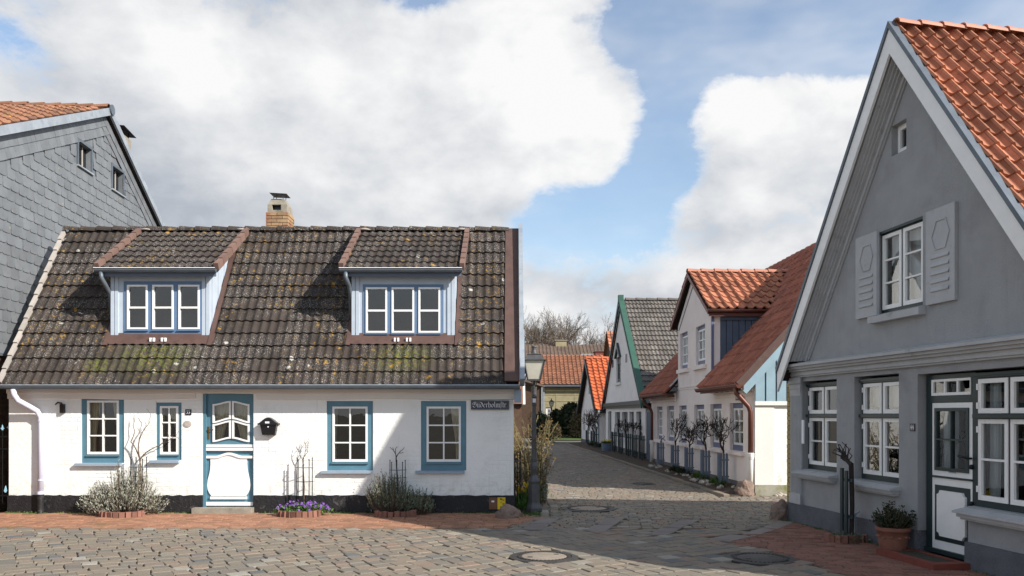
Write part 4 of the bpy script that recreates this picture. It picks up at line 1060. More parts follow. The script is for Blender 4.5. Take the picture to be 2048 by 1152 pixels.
e = empty('wall_bracket', WH.w((0, 0, 0)), 0, 'black iron bracket with curled top on the white wall near the downpipe', 'bracket')
q = wrect(121, 129, 806, 826, WH, -.03)
MB().box(q[0], q[1], -.06, -.001, q[2], q[3] - .02).build('block', 'box_black', e)
MB().tube([(q[1] - .02, -.04, q[3] - .06), (q[0] + .02, -.05, q[3] + .0), (q[0] - .03, -.06, q[3] + .01), (q[0] - .075, -.06, q[3] - .03)], .02, 7, .012).build('hook', 'box_black', e, True)
# ---------------------------------------------------------------- slate clad house on the left
H = empty('slate_house', SL.o, SL.rz, 'tall house with grey slate gable and old orange roof behind the white cottage', 'house')
xa, za = SL.pix(210, 222); xr_, zr_ = SL.pix(318, 455); xl_, zl_ = SL.pix(0, 258)
slR = (za - zr_) / (xr_ - xa); slL = (za - zl_) / (xa - xl_)
x0, x1 = -3.6, xa + (za - 4.2) / slR; zl0 = za - slL * (xa - x0); ZB = 2.85
W1 = [SL.x(155), SL.x(181), SL.pix(155, 329)[1], SL.pix(155, 281)[1]]; W2 = [SL.x(223), SL.x(245), SL.pix(223, 377)[1], SL.pix(223, 331)[1]]
out = [(x0, ZB), (x1, ZB), (x1, 4.2), (xa, za), (x0, zl0)]
MB().plate(out, [W1, W2], 0, .2).build('gable_wall', 'slate', H)
MB().box(x0, x1, .03, .2, -.02, ZB - .01).build('lower_wall', 'dark_brick', H)  # shade of the gap between the houses is painted into this dark brick
brk = MB()
for r_ in range(34):
    for c_ in range(10):
        a = -.6 + (c_ + .5 * (r_ % 2)) * .235; brk.box(a, a + .222, .018, .034, r_ * .079, r_ * .079 + .067)
brk.build('brickwork', 'dark_brick', H.children[1], kind='stuff')
MB().box(x0, x1, -.035, .0, ZB - .03, ZB + .02).build('slate_edge', 'zinc_dark', H)
# slates: hung in courses, lower right corner rounded
sw_, sl_ = .27, .205
mb = MB(); P = [(-sw_ / 2, .05), (-sw_ / 2, .012), (-sw_ / 2 + .02, 0), (sw_ / 2 - .10, 0), (sw_ / 2 - .04, .014), (sw_ / 2 - .005, .055), (sw_ / 2, .10), (sw_ / 2, sl_ + .07), (-sw_ / 2, sl_ + .07)]
n = len(P); zz = lambda y: .022 - .018 * y / (sl_ + .07)
mb.add([(x, y, zz(y)) for x, y in P] + [(x, y, zz(y) - .012) for x, y in P], [tuple(range(n))] + [(i, i + n, (i + 1) % n + n, (i + 1) % n) for i in range(6)])
smesh = (mb.mesh('slate', 'slate'), mb)
def keep_slate(a, b):
    x = x0 + a; z = ZB + b
    if any(w_[0] - .12 < x < w_[1] + .12 and w_[2] - .06 < z < w_[3] + .14 for w_ in (W1, W2)): return False
    if z > za - slL * (xa - x) - .62 and x < xa: return False
    if z > za - slR * (x - xa) - .40 and x >= xa: return False
    return SL.w((x, 0, z)).y < 24
N_ = round((x1 - x0) / sw_)
lay(H.children[0], SL, smesh, (x0, -.002, ZB), (1, 0, 0), (0, 0, 1), sw_, sl_, N_, 31, keep_slate, 300, 'slate', jitter=.004, stag=.5)
for sd, sp, lo, hi in ((-1, slL, x0, xa), (1, slR, xa, x1)):   # border courses along the verges
    dv = Vector((1, 0, -sd * sp)).normalized(); up = Vector((sd * sp, 0, 1)).normalized()
    Ln = abs(hi - lo) * math.sqrt(1 + sp * sp); nb = int(Ln / .17)
    mbb = MB(); bw, bh = .17, .22
    mbb.add([(-bw / 2, 0, .03), (bw / 2, 0, .03), (bw / 2, bh, .012), (-bw / 2, bh, .012), (-bw / 2, 0, .014), (bw / 2, 0, .014), (bw / 2, bh, 0), (-bw / 2, bh, 0)], [(0, 1, 2, 3), (4, 5, 1, 0), (5, 6, 2, 1), (7, 4, 0, 3)])
    bm_ = (mbb.mesh('border_slate', 'slate'), mbb)
    st_ = Vector((lo, -.004, za - sp * abs(lo - xa)))
    lay(H.children[0], SL, bm_, st_ - up * .52 , dv, up, bw, .2, nb, 2, lambda a, b: (st_ + dv * a).x > -2.5, 300, 'border_slate')
for w_ in (W1, W2):
    win = window(H, w_[0], w_[1], w_[2], w_[3], .10, 'box_black', [(w_[0] + .03, w_[0] + (w_[1] - w_[0]) * .62, w_[2] + .03, w_[3] - .03, 1, 1)], 'box_black', [(w_[0] + .06, w_[0] + (w_[1] - w_[0]) * .4, w_[2], w_[3] - .1, 'curtain', None)], (w_[0] - .06, w_[1] + .06, w_[2] - .04, w_[2] + .003, -.06, 'zinc'))
    MB().box(w_[0] + (w_[1] - w_[0]) * .62, w_[0] + (w_[1] - w_[0]) * .655, .07, .1, w_[2] + .02, w_[3] - .02).build('mullion', 'verge_grey', win)
    MB().plate(rect(w_[0] - .05, w_[1] + .05, w_[2] - .02, w_[3] + .06), [[w_[0], w_[1], w_[2], w_[3]]], -.035, .0).build('surround', 'zinc_dark', win)
rf = MB()
for sd, sp, lo in ((-1, slL, x0 - .4), (1, slR, x1)):
    z_ = za - sp * abs(lo - xa); q = [(xa, -.12, za + .02), (lo, -.12, z_ + .02), (lo, 9, z_ + .02), (xa, 9, za + .02)]
    rf.add(q + [(x, y, z - .12) for x, y, z in q], [(0, 1, 2, 3) if sd > 0 else (3, 2, 1, 0), (4, 5, 6, 7), (0, 4, 5, 1), (1, 5, 6, 2)])
rf = rf.build('roof', 'roof_deck', H)
mb = MB(); q_ = math.sqrt(1 + slL ** 2)
rake(mb, xa, za + .06, slL, x0 - .4, xa, -.02, .14, -.15, -.10, (-1,)); rake(mb, xa, za + .06, slR, xa, x1, -.02, .14, -.15, -.10, (1,)); mb.build('verge_board', 'zinc', rf)
MB().lathe([(.12, 0), (.12, .03)], 16).xform(Matrix.Translation((xa, -.155, za + .03)) @ Matrix.Rotation(R(90), 4, 'X')).build('ridge_end', 'zinc_dark', rf)
c_, s_ = 1 / math.sqrt(1 + slL ** 2), slL / math.sqrt(1 + slL ** 2); nrw = int((xa - x0 + .4) / c_ / .33)
lay(rf, SL, tile_mesh('roof_tile', 'old_tile', .24, .33, 'pan', .03), (x0 - .4, 24 * .24 - .1, za - slL * (xa - x0 + .4) + .05), (0, -1, 0), (c_, 0, s_), .24, .33, 24, nrw, None, 120, 'roof_tile')
ridge_tiles(rf, (xa, -.1, za + .05), (xa, 6.5, za + .05), 18, .12, 'old_tile')
cq = SL.pix(237, 300, 1.1); cq2 = SL.pix(266, 300, 1.1)
ch = MB().box(cq[0], cq[0] + .62, 1.0, 1.5, za - 3, SL.pix(250, 277, 1.1)[1]).build('chimney', 'concrete', H)
zt = SL.pix(250, 277, 1.1)[1]
MB().add([(cq[0] - .12, .9, zt + .18), (cq[0] + .75, .9, zt + .12), (cq[0] + .75, 1.6, zt + .16), (cq[0] - .12, 1.6, zt + .22)], [(0, 1, 2, 3), (3, 2, 1, 0)]).build('cowl', 'black_iron', ch)
for xx in (cq[0] + .06, cq[0] + .56):
    for yy in (1.06, 1.44): MB().box(xx - .012, xx + .012, yy - .012, yy + .012, zt - .02, zt + .17).build('cowl_leg', 'black_iron', ch)

# iron gate between the two houses
e = empty('iron_gate', (0, 14.24, 0), 0, 'black iron gate with pale blue spear tips at the left edge beside the cottage', 'gate')
gz = lambda y: CH + (HY - y) / FPX * 14.24
xs_ = [-8.995 - i * .115 for i in range(9)]
for i, x in enumerate(xs_):
    t_ = gz(858) - .02 * (i % 2)
    MB().tube([(x, 0, gz(1006)), (x, 0, t_)], .008, 6).build('bar', 'black_iron', e)
    MB().poly([(x - .010, t_), (x + .010, t_), (x + .012, t_ + .02), (x + .034, t_ + .03), (x + .010, t_ + .045), (x, t_ + .11), (x - .010, t_ + .045), (x - .034, t_ + .03), (x - .012, t_ + .02)], -.008, .008).build('spear_tip', 'tip_blue', e)
    if i % 2 == 0:
        t2 = gz(985); MB().poly([(x - .058 - .008, t2), (x - .058 + .008, t2), (x - .03, t2 + .03), (x - .058, t2 + .12), (x - .086, t2 + .03)], -.008, .008).build('spear_tip', 'tip_blue', e)
for y_ in (873, 898, 991): MB().box(-9.95, -8.985, -.009, .009, gz(y_) - .012, gz(y_) + .012).build('rail', 'black_iron', e)
MB().box(-8.99, -8.94, -.03, .02, gz(876), gz(862)).build('latch', 'black_iron', e)

# ---------------------------------------------------------------- grey gabled house on the right
H = empty('grey_gabled_house', GH.o, GH.rz, 'grey plastered house with steep white edged gable and orange roof on the right', 'house')
P_ = GH.pix
UA, ZA = P_(1782, 57, -.25); UL, ZL = P_(1557, 745, -.25); GS = (ZA - ZL) / (UA - UL)
WR = 2 * UA + .0; UR = 2 * UA - UL; LEN = 4.6
def zroof(x): return ZA - GS * abs(x - UA)
RV = .10                                                  # window reveals
def grect(xa, xb, yt, yb, y=RV):
    a = P_(xa, yt, y); b = P_(xa, yb, y); return [a[0], P_(xb, HY, y)[0], b[1], a[1]]
G1 = grect(1617, 1686, 767, 937); G2 = grect(1724, 1812, 758, 957); GD = grect(1853, 1951, 751.7, 1094); GD[2] = .06
G3 = grect(1952, 2010, 746, 1012); colw = P_(2019, HY, RV)[0] - P_(1956, HY, RV)[0]; G3[1] = G3[0] + 3 * colw + .09
GD[1] = G3[0] - .002
AT = grect(1763, 1853, 466, 629, .05); SMW = grect(1790, 1820, 254, 314, .05)
hol = [[G1[0] - .03, G1[1] + .0, G1[2], G1[3] + .03], [G2[0] - .03, G2[1], G2[2], G2[3] + .03], [GD[0] - .03, G3[1], .27, max(GD[3], G3[3]) + .02]]
zc0, zc1 = 2.36, 2.55
wall = MB().plate(rect(0.0, WR, .29, zc0 + .1), hol, 0, .26).build('front_wall', 'grey_wall', H)
MB().box(GD[1] + .002, G3[1], 0.0, .25, .30, G3[2] - .0).build('window_apron', 'grey_wall', H)
gb_ = zc0 + .101; gw_ = (ZA - .14 - gb_) / GS
gtop = [(UA - gw_, gb_), (UA + gw_, gb_), (UA, ZA - .14)]
MB().plate(gtop, [AT, SMW], .0, .26).build('gable_wall', 'grey_wall', H)
for a, b in ((-.02, GD[0] - .03), (GD[1] + .0, WR)):
    MB().box(a, b, -.045, .26, -.02, .30).build('plinth', 'grey_plinth', H)
MB().box(0.0, .25, .262, LEN, 0, zc0 + .2).build('side_wall', 'yellow_brick', H)
MB().box(WR - .25, WR, .262, LEN, 0, zroof(WR) - .2).build('side_wall', 'grey_wall', H)
MB().add([(0, LEN, 0), (WR, LEN, 0), (WR, LEN, zroof(WR) - .2), (UA, LEN, ZA - .2), (0, LEN, zroof(0) - .2)], [(4, 3, 2, 1, 0)]).build('back_wall', 'grey_wall', H)
mb = MB()
for (y, a, b) in ((-.20, 2.515, 2.555), (-.155, 2.475, 2.514), (-.115, 2.44, 2.474), (-.07, 2.375, 2.439), (-.045, 2.35, 2.374)): mb.box(-.16 if y < -.1 else -.06, WR + .1, y, -.001, a, b)
mb.add([(-.16, -.20, 2.556), (WR + .1, -.20, 2.556), (WR + .1, -.003, 2.60), (-.16, -.003, 2.60)], [(0, 1, 2, 3)]); mb.build('cornice', 'grey_trim', H)
# quoin of yellow bricks and fluted pilaster
for r_ in range(30):
    z0 = .0 + r_ * .0785
    if z0 > 2.27: break
    wd = .125 if r_ % 2 else .075
    MB().box(-.075, -.075 + wd - .006, -.03 + random.uniform(-.003, .003), .06, z0 + .005, z0 + .073).build('quoin_brick', 'yellow_brick', H)
    if r_ % 2 == 0: MB().box(.004, .05, -.03, .06, z0 + .005, z0 + .073).build('quoin_brick', 'yellow_brick', H)
MB().box(-.07, .045, -.024, .06, 0, 2.34).build('quoin_mortar', 'mortar', H)
p0, p1 = .055, P_(1605, HY)[0]
pil = MB().box(p0, p1, -.035, .0, .30, zc0 - .001).build('pilaster', 'grey_trim', H)
for i in range(7):
    x = p0 + .018 + (p1 - p0 - .036) * (i + .5) / 7; MB().box(x - .009, x + .009, -.05, -.036, .48, 2.06).build('flute', 'grey_trim', pil)
for z0, z1, o_ in ((.302, .45, .02), (2.10, 2.16, .012), (2.165, 2.24, .02), (2.25, 2.345, .03)): MB().box(p0 - o_ * .4, p1 + o_, -.036 - o_, -.0355, z0, z1).build('pilaster_band', 'grey_trim', pil)

def casement(r, cols, tz, low_rows=2, name='window', curt=()):
    x0, x1, z0, z1 = r; f = .045; g_ = .03; w_ = (x1 - x0 - 2 * f - g_ * (cols - 1)) / cols; ss = []
    for c in range(cols):
        a = x0 + f + c * (w_ + g_); ss.append((a, a + w_, z0 + .075, tz - .03, 1, low_rows)); ss.append((a, a + w_, tz + .03, z1 - .07, 1, 1))
    win = window(H, x0, x1, z0, z1, RV, 'dark_green', ss, 'white_paint', curt, None, .08, .052, .024, 1.2)
    MB().box(x0 + .001, x1 - .001, RV - .05, RV - .001, tz - .022, tz + .022).build('transom', 'dark_green', win)
    mb = MB()
    for k, (o_, h_) in enumerate(((.05, .025), (.035, .045))): mb.box(x0, x1, RV - o_, RV - .001, z1 - h_ - .012, z1 - h_ + .012)
    mb.build('head_moulding', 'dark_green', win)
    for c in range(cols):
        a = x0 + f + c * (w_ + g_) + (0 if c % 2 == 0 else w_)
        for z in (z0 + .2, tz - .15, tz + .12, z1 - .16): MB().box(a - .012, a + .012, RV - .025, RV - .013, z - .035, z + .035).build('hinge', 'white_paint', win)
    return win
tz = P_(1640, 831.5, RV)[1]
def stone_sill(r, x0, x1):
    mb = MB(); mb.add([(x0, -.16, r[2] - .05), (x1, -.16, r[2] - .05), (x1, RV, r[2] - .0), (x0, RV, r[2] - .0), (x0, -.16, r[2] - .075), (x1, -.16, r[2] - .075), (x1, RV, r[2] - .075), (x0, RV, r[2] - .075)], [(0, 1, 2, 3), (7, 6, 5, 4), (4, 5, 1, 0), (5, 6, 2, 1), (7, 4, 0, 3)])
    mb.box(x0 + .02, x1 - .02, -.12, -.002, r[2] - .12, r[2] - .078); mb.box(x0 + .035, x1 - .035, -.08, -.002, r[2] - .15, r[2] - .121)
    return mb.build('sill', 'grey_trim', H)
casement(G1, 2, tz, curt=[(G1[0], G1[1], tz - .1, G1[3], 'curtain_white', None)] if False else ())
casement(G2, 2, tz, curt=[(G2[0] + .05, G2[1] - .05, tz + .12, G2[3] - .05, 'curtain_white', None)])
casement(G3, 3, tz, curt=[(G3[0] + .05, G3[0] + .22, G3[2], G3[3], 'curtain_white', None)])
stone_sill(G1, G1[0] - .08, G1[1] + .03); stone_sill(G2, G2[0] - .1, G2[1] + .04); stone_sill(G3, G3[0] - .06, G3[1] + .1)
# door
x0, x1, z0, z1 = GD; lx0, lx1 = P_(1864, HY, RV)[0], P_(1945, HY, RV)[0]
lz1 = P_(1864, 806, RV)[1]; tr0 = P_(1860, 792, RV)[1]; tr1 = P_(1860, 760, RV)[1]
fr_d = MB().plate(rect(x0, x1, z0, z1), [[lx0 + .0, lx1, z0 + .05, lz1], [lx0, lx1 - .02, tr0, tr1]], RV, RV + .08).build('door', 'dark_green', H)
pw = (lx1 - .02 - lx0 - .02) / 3; ps = [[lx0 + .02 + i * pw + .012, lx0 + .02 + (i + 1) * pw - .012, tr0 + .035, tr1 - .03] for i in range(3)]
MB().plate(rect(lx0 + .001, lx1 - .021, tr0 + .001, tr1 - .001), ps, RV - .01, RV + .03).build('fanlight', 'white_paint', fr_d)
for p_ in ps: MB().add([(p_[0], RV + .012, p_[2]), (p_[1], RV + .012, p_[2]), (p_[1], RV + .012, p_[3]), (p_[0], RV + .012, p_[3])], [(0, 1, 2, 3)]).build('pane', 'glass', fr_d)
q = lambda a, y0_, y1_: (P_(a, y1_, RV)[1], P_(a, y0_, RV)[1])
gz0, gz1 = q(1870, 816, 940)[0], q(1870, 816, 940)[1]; gx0, gx1 = P_(1870, HY, RV)[0], P_(1938, HY, RV)[0]
pz0, pz1 = P_(1872, 1079, RV)[1], P_(1872, 969, RV)[1]
leaf = MB().plate(rect(lx0 + .002, lx1 - .002, z0 + .052, lz1 - .002), [[gx0, gx1, gz0, gz1]], RV + .004, RV + .05).build('door_leaf', 'white_paint', fr_d)
hw, hh = (gx1 - gx0 - .1) / 2, (gz1 - gz0 - .1) / 2
ps = [[gx0 + .04 + i * (hw + .02), gx0 + .04 + i * (hw + .02) + hw, gz0 + .04 + j * (hh + .02), gz0 + .04 + j * (hh + .02) + hh] for i in (0, 1) for j in (0, 1)]
MB().plate(rect(gx0 + .001, gx1 - .001, gz0 + .001, gz1 - .001), ps, RV - .012, RV + .04).build('glazing_frame', 'dark_green', fr_d)
for p_ in ps: MB().add([(p_[0], RV + .014, p_[2]), (p_[1], RV + .014, p_[2]), (p_[1], RV + .014, p_[3]), (p_[0], RV + .014, p_[3])], [(0, 1, 2, 3)]).build('pane', 'glass', fr_d)
MB().box(gx0, gx1 + .02, RV - .002, RV + .003, pz0, pz1).build('panel_field', 'dark_green', fr_d)
a, b, c, d, k = gx0 + .07, gx1 - .03, pz0 + .06, pz1 - .06, .05
MB().poly([(a + k, c), (b - k, c), (b - k * .7, c + k * .7), (b, c + k), (b, d - k), (b - k * .7, d - k * .7), (b - k, d), (a + k, d), (a + k * .7, d - k * .7), (a, d - k), (a, c + k), (a + k * .7, c + k * .7)], RV - .03, RV - .0015).build('raised_panel', 'white_paint', fr_d)
mz = P_(1870, 951, RV)[1]; MB().box(lx0, lx1, RV - .012, RV + .003, mz - .02, mz + .004).build('weather_bar', 'dark_green', fr_d)
lp = P_(1905, 943.5, RV); mb = MB().box(lp[0] - .06, lp[0] + .06, RV - .008, RV + .003, lp[1] - .015, lp[1] + .02); mb.build('letter_slot', 'zinc', fr_d)
MB().box(lp[0] - .035, lp[0] + .035, RV - .010, RV - .0085, lp[1] - .004, lp[1] + .008).build('name_strip', 'box_black', fr_d)
hp = P_(1943, 917, RV); mb = MB().tube([(hp[0], RV, hp[1]), (hp[0], RV - .055, hp[1]), (hp[0] - .06, RV - .06, hp[1] + .012), (hp[0] - .14, RV - .06, hp[1] + .02)], .013, 7); mb.lathe([(.028, 0), (.02, .02)], 10, (0, 0, 0)) if False else None
mb.build('handle', 'black_iron', fr_d, True)
for yy in (934, 1008): h2 = P_(1944, yy, RV); MB().lathe([(.03, 0), (.026, .025), (.01, .03)], 12).xform(Matrix.Translation((h2[0], RV, h2[1])) @ Matrix.Rotation(R(90), 4, 'X')).build('knob', 'black_iron', fr_d, True)
wavy(gx0, gx0 + .28, gz0, gz1, RV + .1).build('curtain', 'curtain_white', fr_d, True)
room(x0, x1, z0 + .3, z1, RV + .09, 1.3, 0).build('interior', 'room', fr_d)
MB().box(x0, x1, RV - .03, RV - .001, z0 + .0, z0 + .05).build('threshold', 'dark_green', fr_d)
# attic window with shutters, small window
w_ = AT; hw = (w_[1] - w_[0] - .1) / 2
ss = [(w_[0] + .035 + i * (hw + .03), w_[0] + .035 + i * (hw + .03) + hw, w_[2] + .05, w_[3] - .05, 1, 3) for i in (0, 1)]
win = window(H, w_[0], w_[1], w_[2], w_[3], .05, 'dark_green', ss, 'white_paint', [(w_[0] + .05, w_[1] - .05, w_[2], w_[3], 'curtain_white', None)], None, .08, .05, .022, .8)
MB().box(w_[0], w_[1], .0, .049, w_[3] - .03, w_[3] - .004).build('head_moulding', 'dark_green', win)
MB().add([(w_[0] - .09, -.10, w_[2] - .03), (w_[1] + .06, -.10, w_[2] - .03), (w_[1] + .06, .04, w_[2]), (w_[0] - .09, .04, w_[2]), (w_[0] - .09, -.10, w_[2] - .12), (w_[1] + .06, -.10, w_[2] - .12), (w_[1] + .06, .04, w_[2] - .12), (w_[0] - .09, .04, w_[2] - .12)],
         [(0, 1, 2, 3), (4, 5, 1, 0), (5, 6, 2, 1), (7, 4, 0, 3), (7, 6, 5, 4)]).build('sill', 'grey_trim', win)
for (pa, pb, yt, yb) in ((1713, 1755, 478, 639), (1853.5, 1911.5, 425, 611)):
    r_ = grect(pa, pb, yt, yb, -.03); a, b, c, d = r_
    sh = MB().box(a, b, -.045, -.002, c, d).build('shutter', 'grey_trim', H)
    wd = b - a; mx = (a + b) / 2; ht = d - c
    hx = [(mx - .30 * wd, d - .30 * ht), (mx - .12 * wd, d - .13 * ht), (mx + .22 * wd, d - .13 * ht), (mx + .34 * wd, d - .28 * ht), (mx + .20 * wd, d - .44 * ht), (mx - .16 * wd, d - .44 * ht)]
    inn = [(mx + .02 * wd + (x - mx - .02 * wd) * .90, d - .285 * ht + (z - d + .285 * ht) * .93) for x, z in hx]
    MB().strip(hx + hx[:1], inn + inn[:1], -.056, -.046).build('hexagon_moulding', 'grey_trim', sh)
    for i in range(5):
        z = c + ht * (.12 + .087 * i)
        MB().add([(a + .2 * wd, -.046, z), (b - .18 * wd, -.046, z), (b - .18 * wd, -.062, z + .012), (a + .2 * wd, -.062, z + .012), (b - .18 * wd, -.046, z + .055), (a + .2 * wd, -.046, z + .055)], [(0, 1, 2, 3), (3, 2, 4, 5)]).build('slat', 'grey_trim', sh)
w_ = SMW; window(H, w_[0], w_[1], w_[2], w_[3], .09, 'white_paint', [(w_[0] + .03, w_[1] - .03, w_[2] + .035, w_[3] - .03, 1, 1)], 'white_paint', (), None, .06, .04)
# bargeboards and stepped mouldings
XL_, XR_ = UL, UR
mb = MB(); rake(mb, UA, ZA, GS, XL_, XR_, .0, .185, -.275, -.24); mb.build('bargeboard', 'white_paint', H)
mb = MB(); rake(mb, UA, ZA + .01, GS, XL_ - .02, XR_ + .02, -.05, .0, -.295, -.20); mb.build('verge_cap', 'zinc_dark', H)
for i, (d0, d1, yf) in enumerate(((.04, .20, -.21), (.195, .225, -.165), (.222, .25, -.13), (.247, .275, -.095), (.272, .33, -.05), (.327, .35, -.025))):
    rake_h(MB(), UA, ZA, GS, 2.60, d0, d1, yf, -.001 - .0005 * i).build('gable_moulding', 'grey_trim', H)
# roof
cG, sG = 1 / math.sqrt(1 + GS * GS), GS / math.sqrt(1 + GS * GS)
rf = MB()
for sd in (-1, 1):
    xf = UA + sd * (UA - UL + .02); q = [(UA, -.24, ZA - .02), (xf, -.24, zroof(xf) - .02), (xf, LEN + .2, zroof(xf) - .02), (UA, LEN + .2, ZA - .02)]
    rf.add(q + [(x, y, z - .09) for x, y, z in q], [(0, 1, 2, 3) if sd > 0 else (3, 2, 1, 0), (4, 5, 6, 7), (0, 4, 5, 1), (1, 5, 6, 2), (2, 6, 7, 3)])
rf = rf.build('roof', 'roof_deck', H)
SLG = (UA - UL + .02) / cG; tl = .248; nr = int(SLG / tl); tw = .196
lay(rf, GH, tile_mesh('roof_tile', 'orange_tile', tw, tl, 'pan', .034), (UR + .02 - .03, -.205, zroof(UR + .02) + .03), (0, 1, 0), (-cG, 0, sG), tw, SLG / nr, int((LEN + .3) / tw), nr, None, 300, 'roof_tile', jitter=.006)
lay(rf, GH, tile_mesh('back_tile', 'orange_tile', tw, tl, 'pan', .034), (UL - .02 + .03, LEN + .1, zroof(UL - .02) + .03), (0, -1, 0), (cG, 0, sG), tw, SLG / nr, int((LEN + .3) / tw), nr, None, 0, 'back_tile', single=False)
ridge_tiles(rf, (UA, -.2, ZA + .02), (UA, LEN + .1, ZA + .02), 16, .105, 'ridge_clay')
# number plate, thermometer
e = empty('house_number_plate', GH.o, GH.rz, 'small dark plate with white number 44 between window and dark green door', 'house number')
q = grect(1820, 1829.5, 847, 862, -.01)
MB().box(q[0], q[1] , -.014, -.001, q[2], q[3]).build('plate', 'sign_navy', e)
write('44', q[0] + .012, q[2] + .02, q[1] - q[0] - .02, .062, -.014, w=.24).build('number', 'enamel_white', e)
q = grect(1607, 1611, 840, 887, -.02)
o = MB().box(q[0], q[1], -.055, -.0365, q[2], q[3]).build('thermometer', 'enamel_white'); o.location = GH.o; o.rotation_euler = (0, 0, GH.rz)
tag(o, 'narrow white wall thermometer on the fluted pilaster of the grey house', 'thermometer')
# step with mat
st = empty('door_step', GH.o, GH.rz, 'low red brick framed doorstep with dark mat at the grey house door', 'doorstep')
sx0, sx1 = GD[0] - .12, GD[1] + .10
MB().plate([(sx0, -.50), (sx1, -.50), (sx1 , -.047), (sx0, -.047)], [[sx0 + .13, sx1 - .13, -.40, -.10]], 0, .07).xform(Matrix(((1, 0, 0, 0), (0, 0, 1, 0), (0, 1, 0, 0), (0, 0, 0, 1)))).build('frame', 'red_step', st)
MB().box(sx0 + .132, sx1 - .132, -.398, -.102, .0, .058).build('mat', 'door_mat', st)
# ---------------------------------------------------------------- pink house (first of the row on the right)
S_ = ST; P_ = ST.pix
def srect(xa, xb, yt, yb, y=.08):
    a = P_(xa, yt, y); b = P_(xa, yb, y); return [a[0], P_(xb, HY, y)[0], b[1], a[1]]
H = empty('pink_house', ST.o, ST.rz, 'low pale pink house with gabled dormer, red tiles and lilac windows along the street', 'house')
XA = P_(1303, HY)[0]; XB = 0.0                                # far and near end of the front
EZ_ = 2.42; PS = 1.09                                          # eave height and roof pitch
DX0, DX1 = P_(1357, HY)[0], P_(1425, HY)[0]; DXM, DZM = P_(1386, 546); DEV = P_(1424, 614)[1]
PW = [srect(1466, 1493, 806, 901), srect(1426.6, 1449.5, 807, 895), srect(1394, 1414, 808, 891), srect(1363.5, 1378.5, 809, 885), srect(1338.7, 1353, 810, 881), srect(1318, 1329.5, 811.5, 878)]
for w_ in PW: w_[2] = .90; w_[3] = 2.02
MB().plate(rect(XA, XB, .2, EZ_ + .06), PW, 0, .2).build('front_wall', 'pink_wall', H)
AW = [srect(1366.5, 1381.5, 665, 738), srect(1398, 1417, 655, 732)]
for w_ in AW: w_[2] = AW[1][2]; w_[3] = AW[1][3]
gp = [(DX0, EZ_ + .061), (DX1, EZ_ + .061), (DX1, DEV - .1), (DXM, DZM - .12), (DX0, DEV - .1)]
MB().plate(gp, AW, -.012, .2).build('gable_wall', 'pink_wall', H)
MB().box(XA, XB, -.03, .2, -.02, .205).build('plinth', 'pink_plinth', H)
for w_ in PW:
    f = .05; window(H, w_[0], w_[1], w_[2], w_[3], .08, 'blue_lilac', [(w_[0] + .09, w_[1] - .09, w_[2] + .13, w_[3] - .12, 2, 3)], 'white_paint', [(w_[0] + .1, w_[1] - .1, w_[2], w_[3], 'curtain_white', None)] if w_ in PW[2:4] else (), (w_[0] - .12, w_[1] + .12, w_[2] - .09, w_[2] + .004, -.09, 'pink_wall'), sw=.05, mw=.03, roomdepth=.8)
for w_ in AW:
    window(H, w_[0], w_[1], w_[2], w_[3], .06, 'blue_lilac', [(w_[0] + .06, w_[1] - .06, w_[2] + .12, w_[3] - .10, 2, 3)], 'white_paint', [(w_[0] + .1, w_[1] - .1, w_[2], w_[3], 'curtain_white', None)], (w_[0] - .14, w_[1] + .14, w_[2] - .12, w_[2] + .004, -.10, 'pink_wall'), sw=.05, mw=.03, roomdepth=.8)
mb = MB()
for a, b in ((XA, DX0 - .3), (DX1 + .3, XB)): mb.box(a, b, -.04, -.001, 2.16, 2.22); mb.box(a, b, -.07, -.001, 2.25, EZ_ - .02)
mb.box(DX0 + .0, DX1, -.028, -.0125, EZ_ + .12, EZ_ + .16); mb.build('cornice', 'pink_wall', H)
MB().poly([(DX0 + .1, DEV - .25), (DX0 + .14, DEV - .25), (DXM + .05, DZM - .42), (DXM + .01, DZM - .40)], -.024, -.011).build('gable_fillet', 'pink_plinth', H)
# end wall facing the square: white brick below, blue boards above
yd = 6.2; rz_ = lambda y: EZ_ + (y + .32) * PS; ym = 3.4
MB().add([(0, .0, .22), (0, yd, .22), (0, yd, 1.95), (0, .0, 1.95)], [(0, 1, 2, 3)]).build('end_wall', 'white_wall', H)
MB().box(-.02, .03, -.02, yd, -.02, .22).build('end_plinth', 'mossy_plinth', H)
MB().box(-.01, .025, -.02, .40, .222, 2.0).build('corner_pier', 'white_smooth', H)
MB().box(-.02, .07, -.03, yd, 1.95, 2.04).build('ledge', 'white_smooth', H)
bw = .235
gb = MB().add([(.04, -.02, 2.041), (.04, yd, 2.041), (.04, yd, rz_(2 * ym - yd) - .1), (.04, ym, rz_(ym) - .1), (.04, -.02, rz_(-.02) - .1)], [(0, 1, 2, 3, 4)]).build('gable_cladding', 'slate_blue_board', H)
for i in range(26):
    a, b = -.02 + i * bw, -.02 + (i + 1) * bw - .035
    za_ = lambda y: min(rz_(y), rz_(2 * ym - y)) - .14
    q = [(a, 2.042), (b, 2.042), (b, za_(b)), (a, za_(a))]
    MB().add([(.042, y, z) for y, z in q] + [(.066, y, z) for y, z in q], [(4, 5, 6, 7)] + [(k, (k + 1) % 4, (k + 1) % 4 + 4, k + 4) for k in range(4)]).build('board', 'pale_blue_board', gb)
MB().box(-.02, .03, -.03, .04, 2.045, EZ_ + .2).build('corner_board', 'white_smooth', H)
MB().box(XA, XB, yd, yd + .2, 0, 2.4).build('back_wall', 'pink_wall', H)
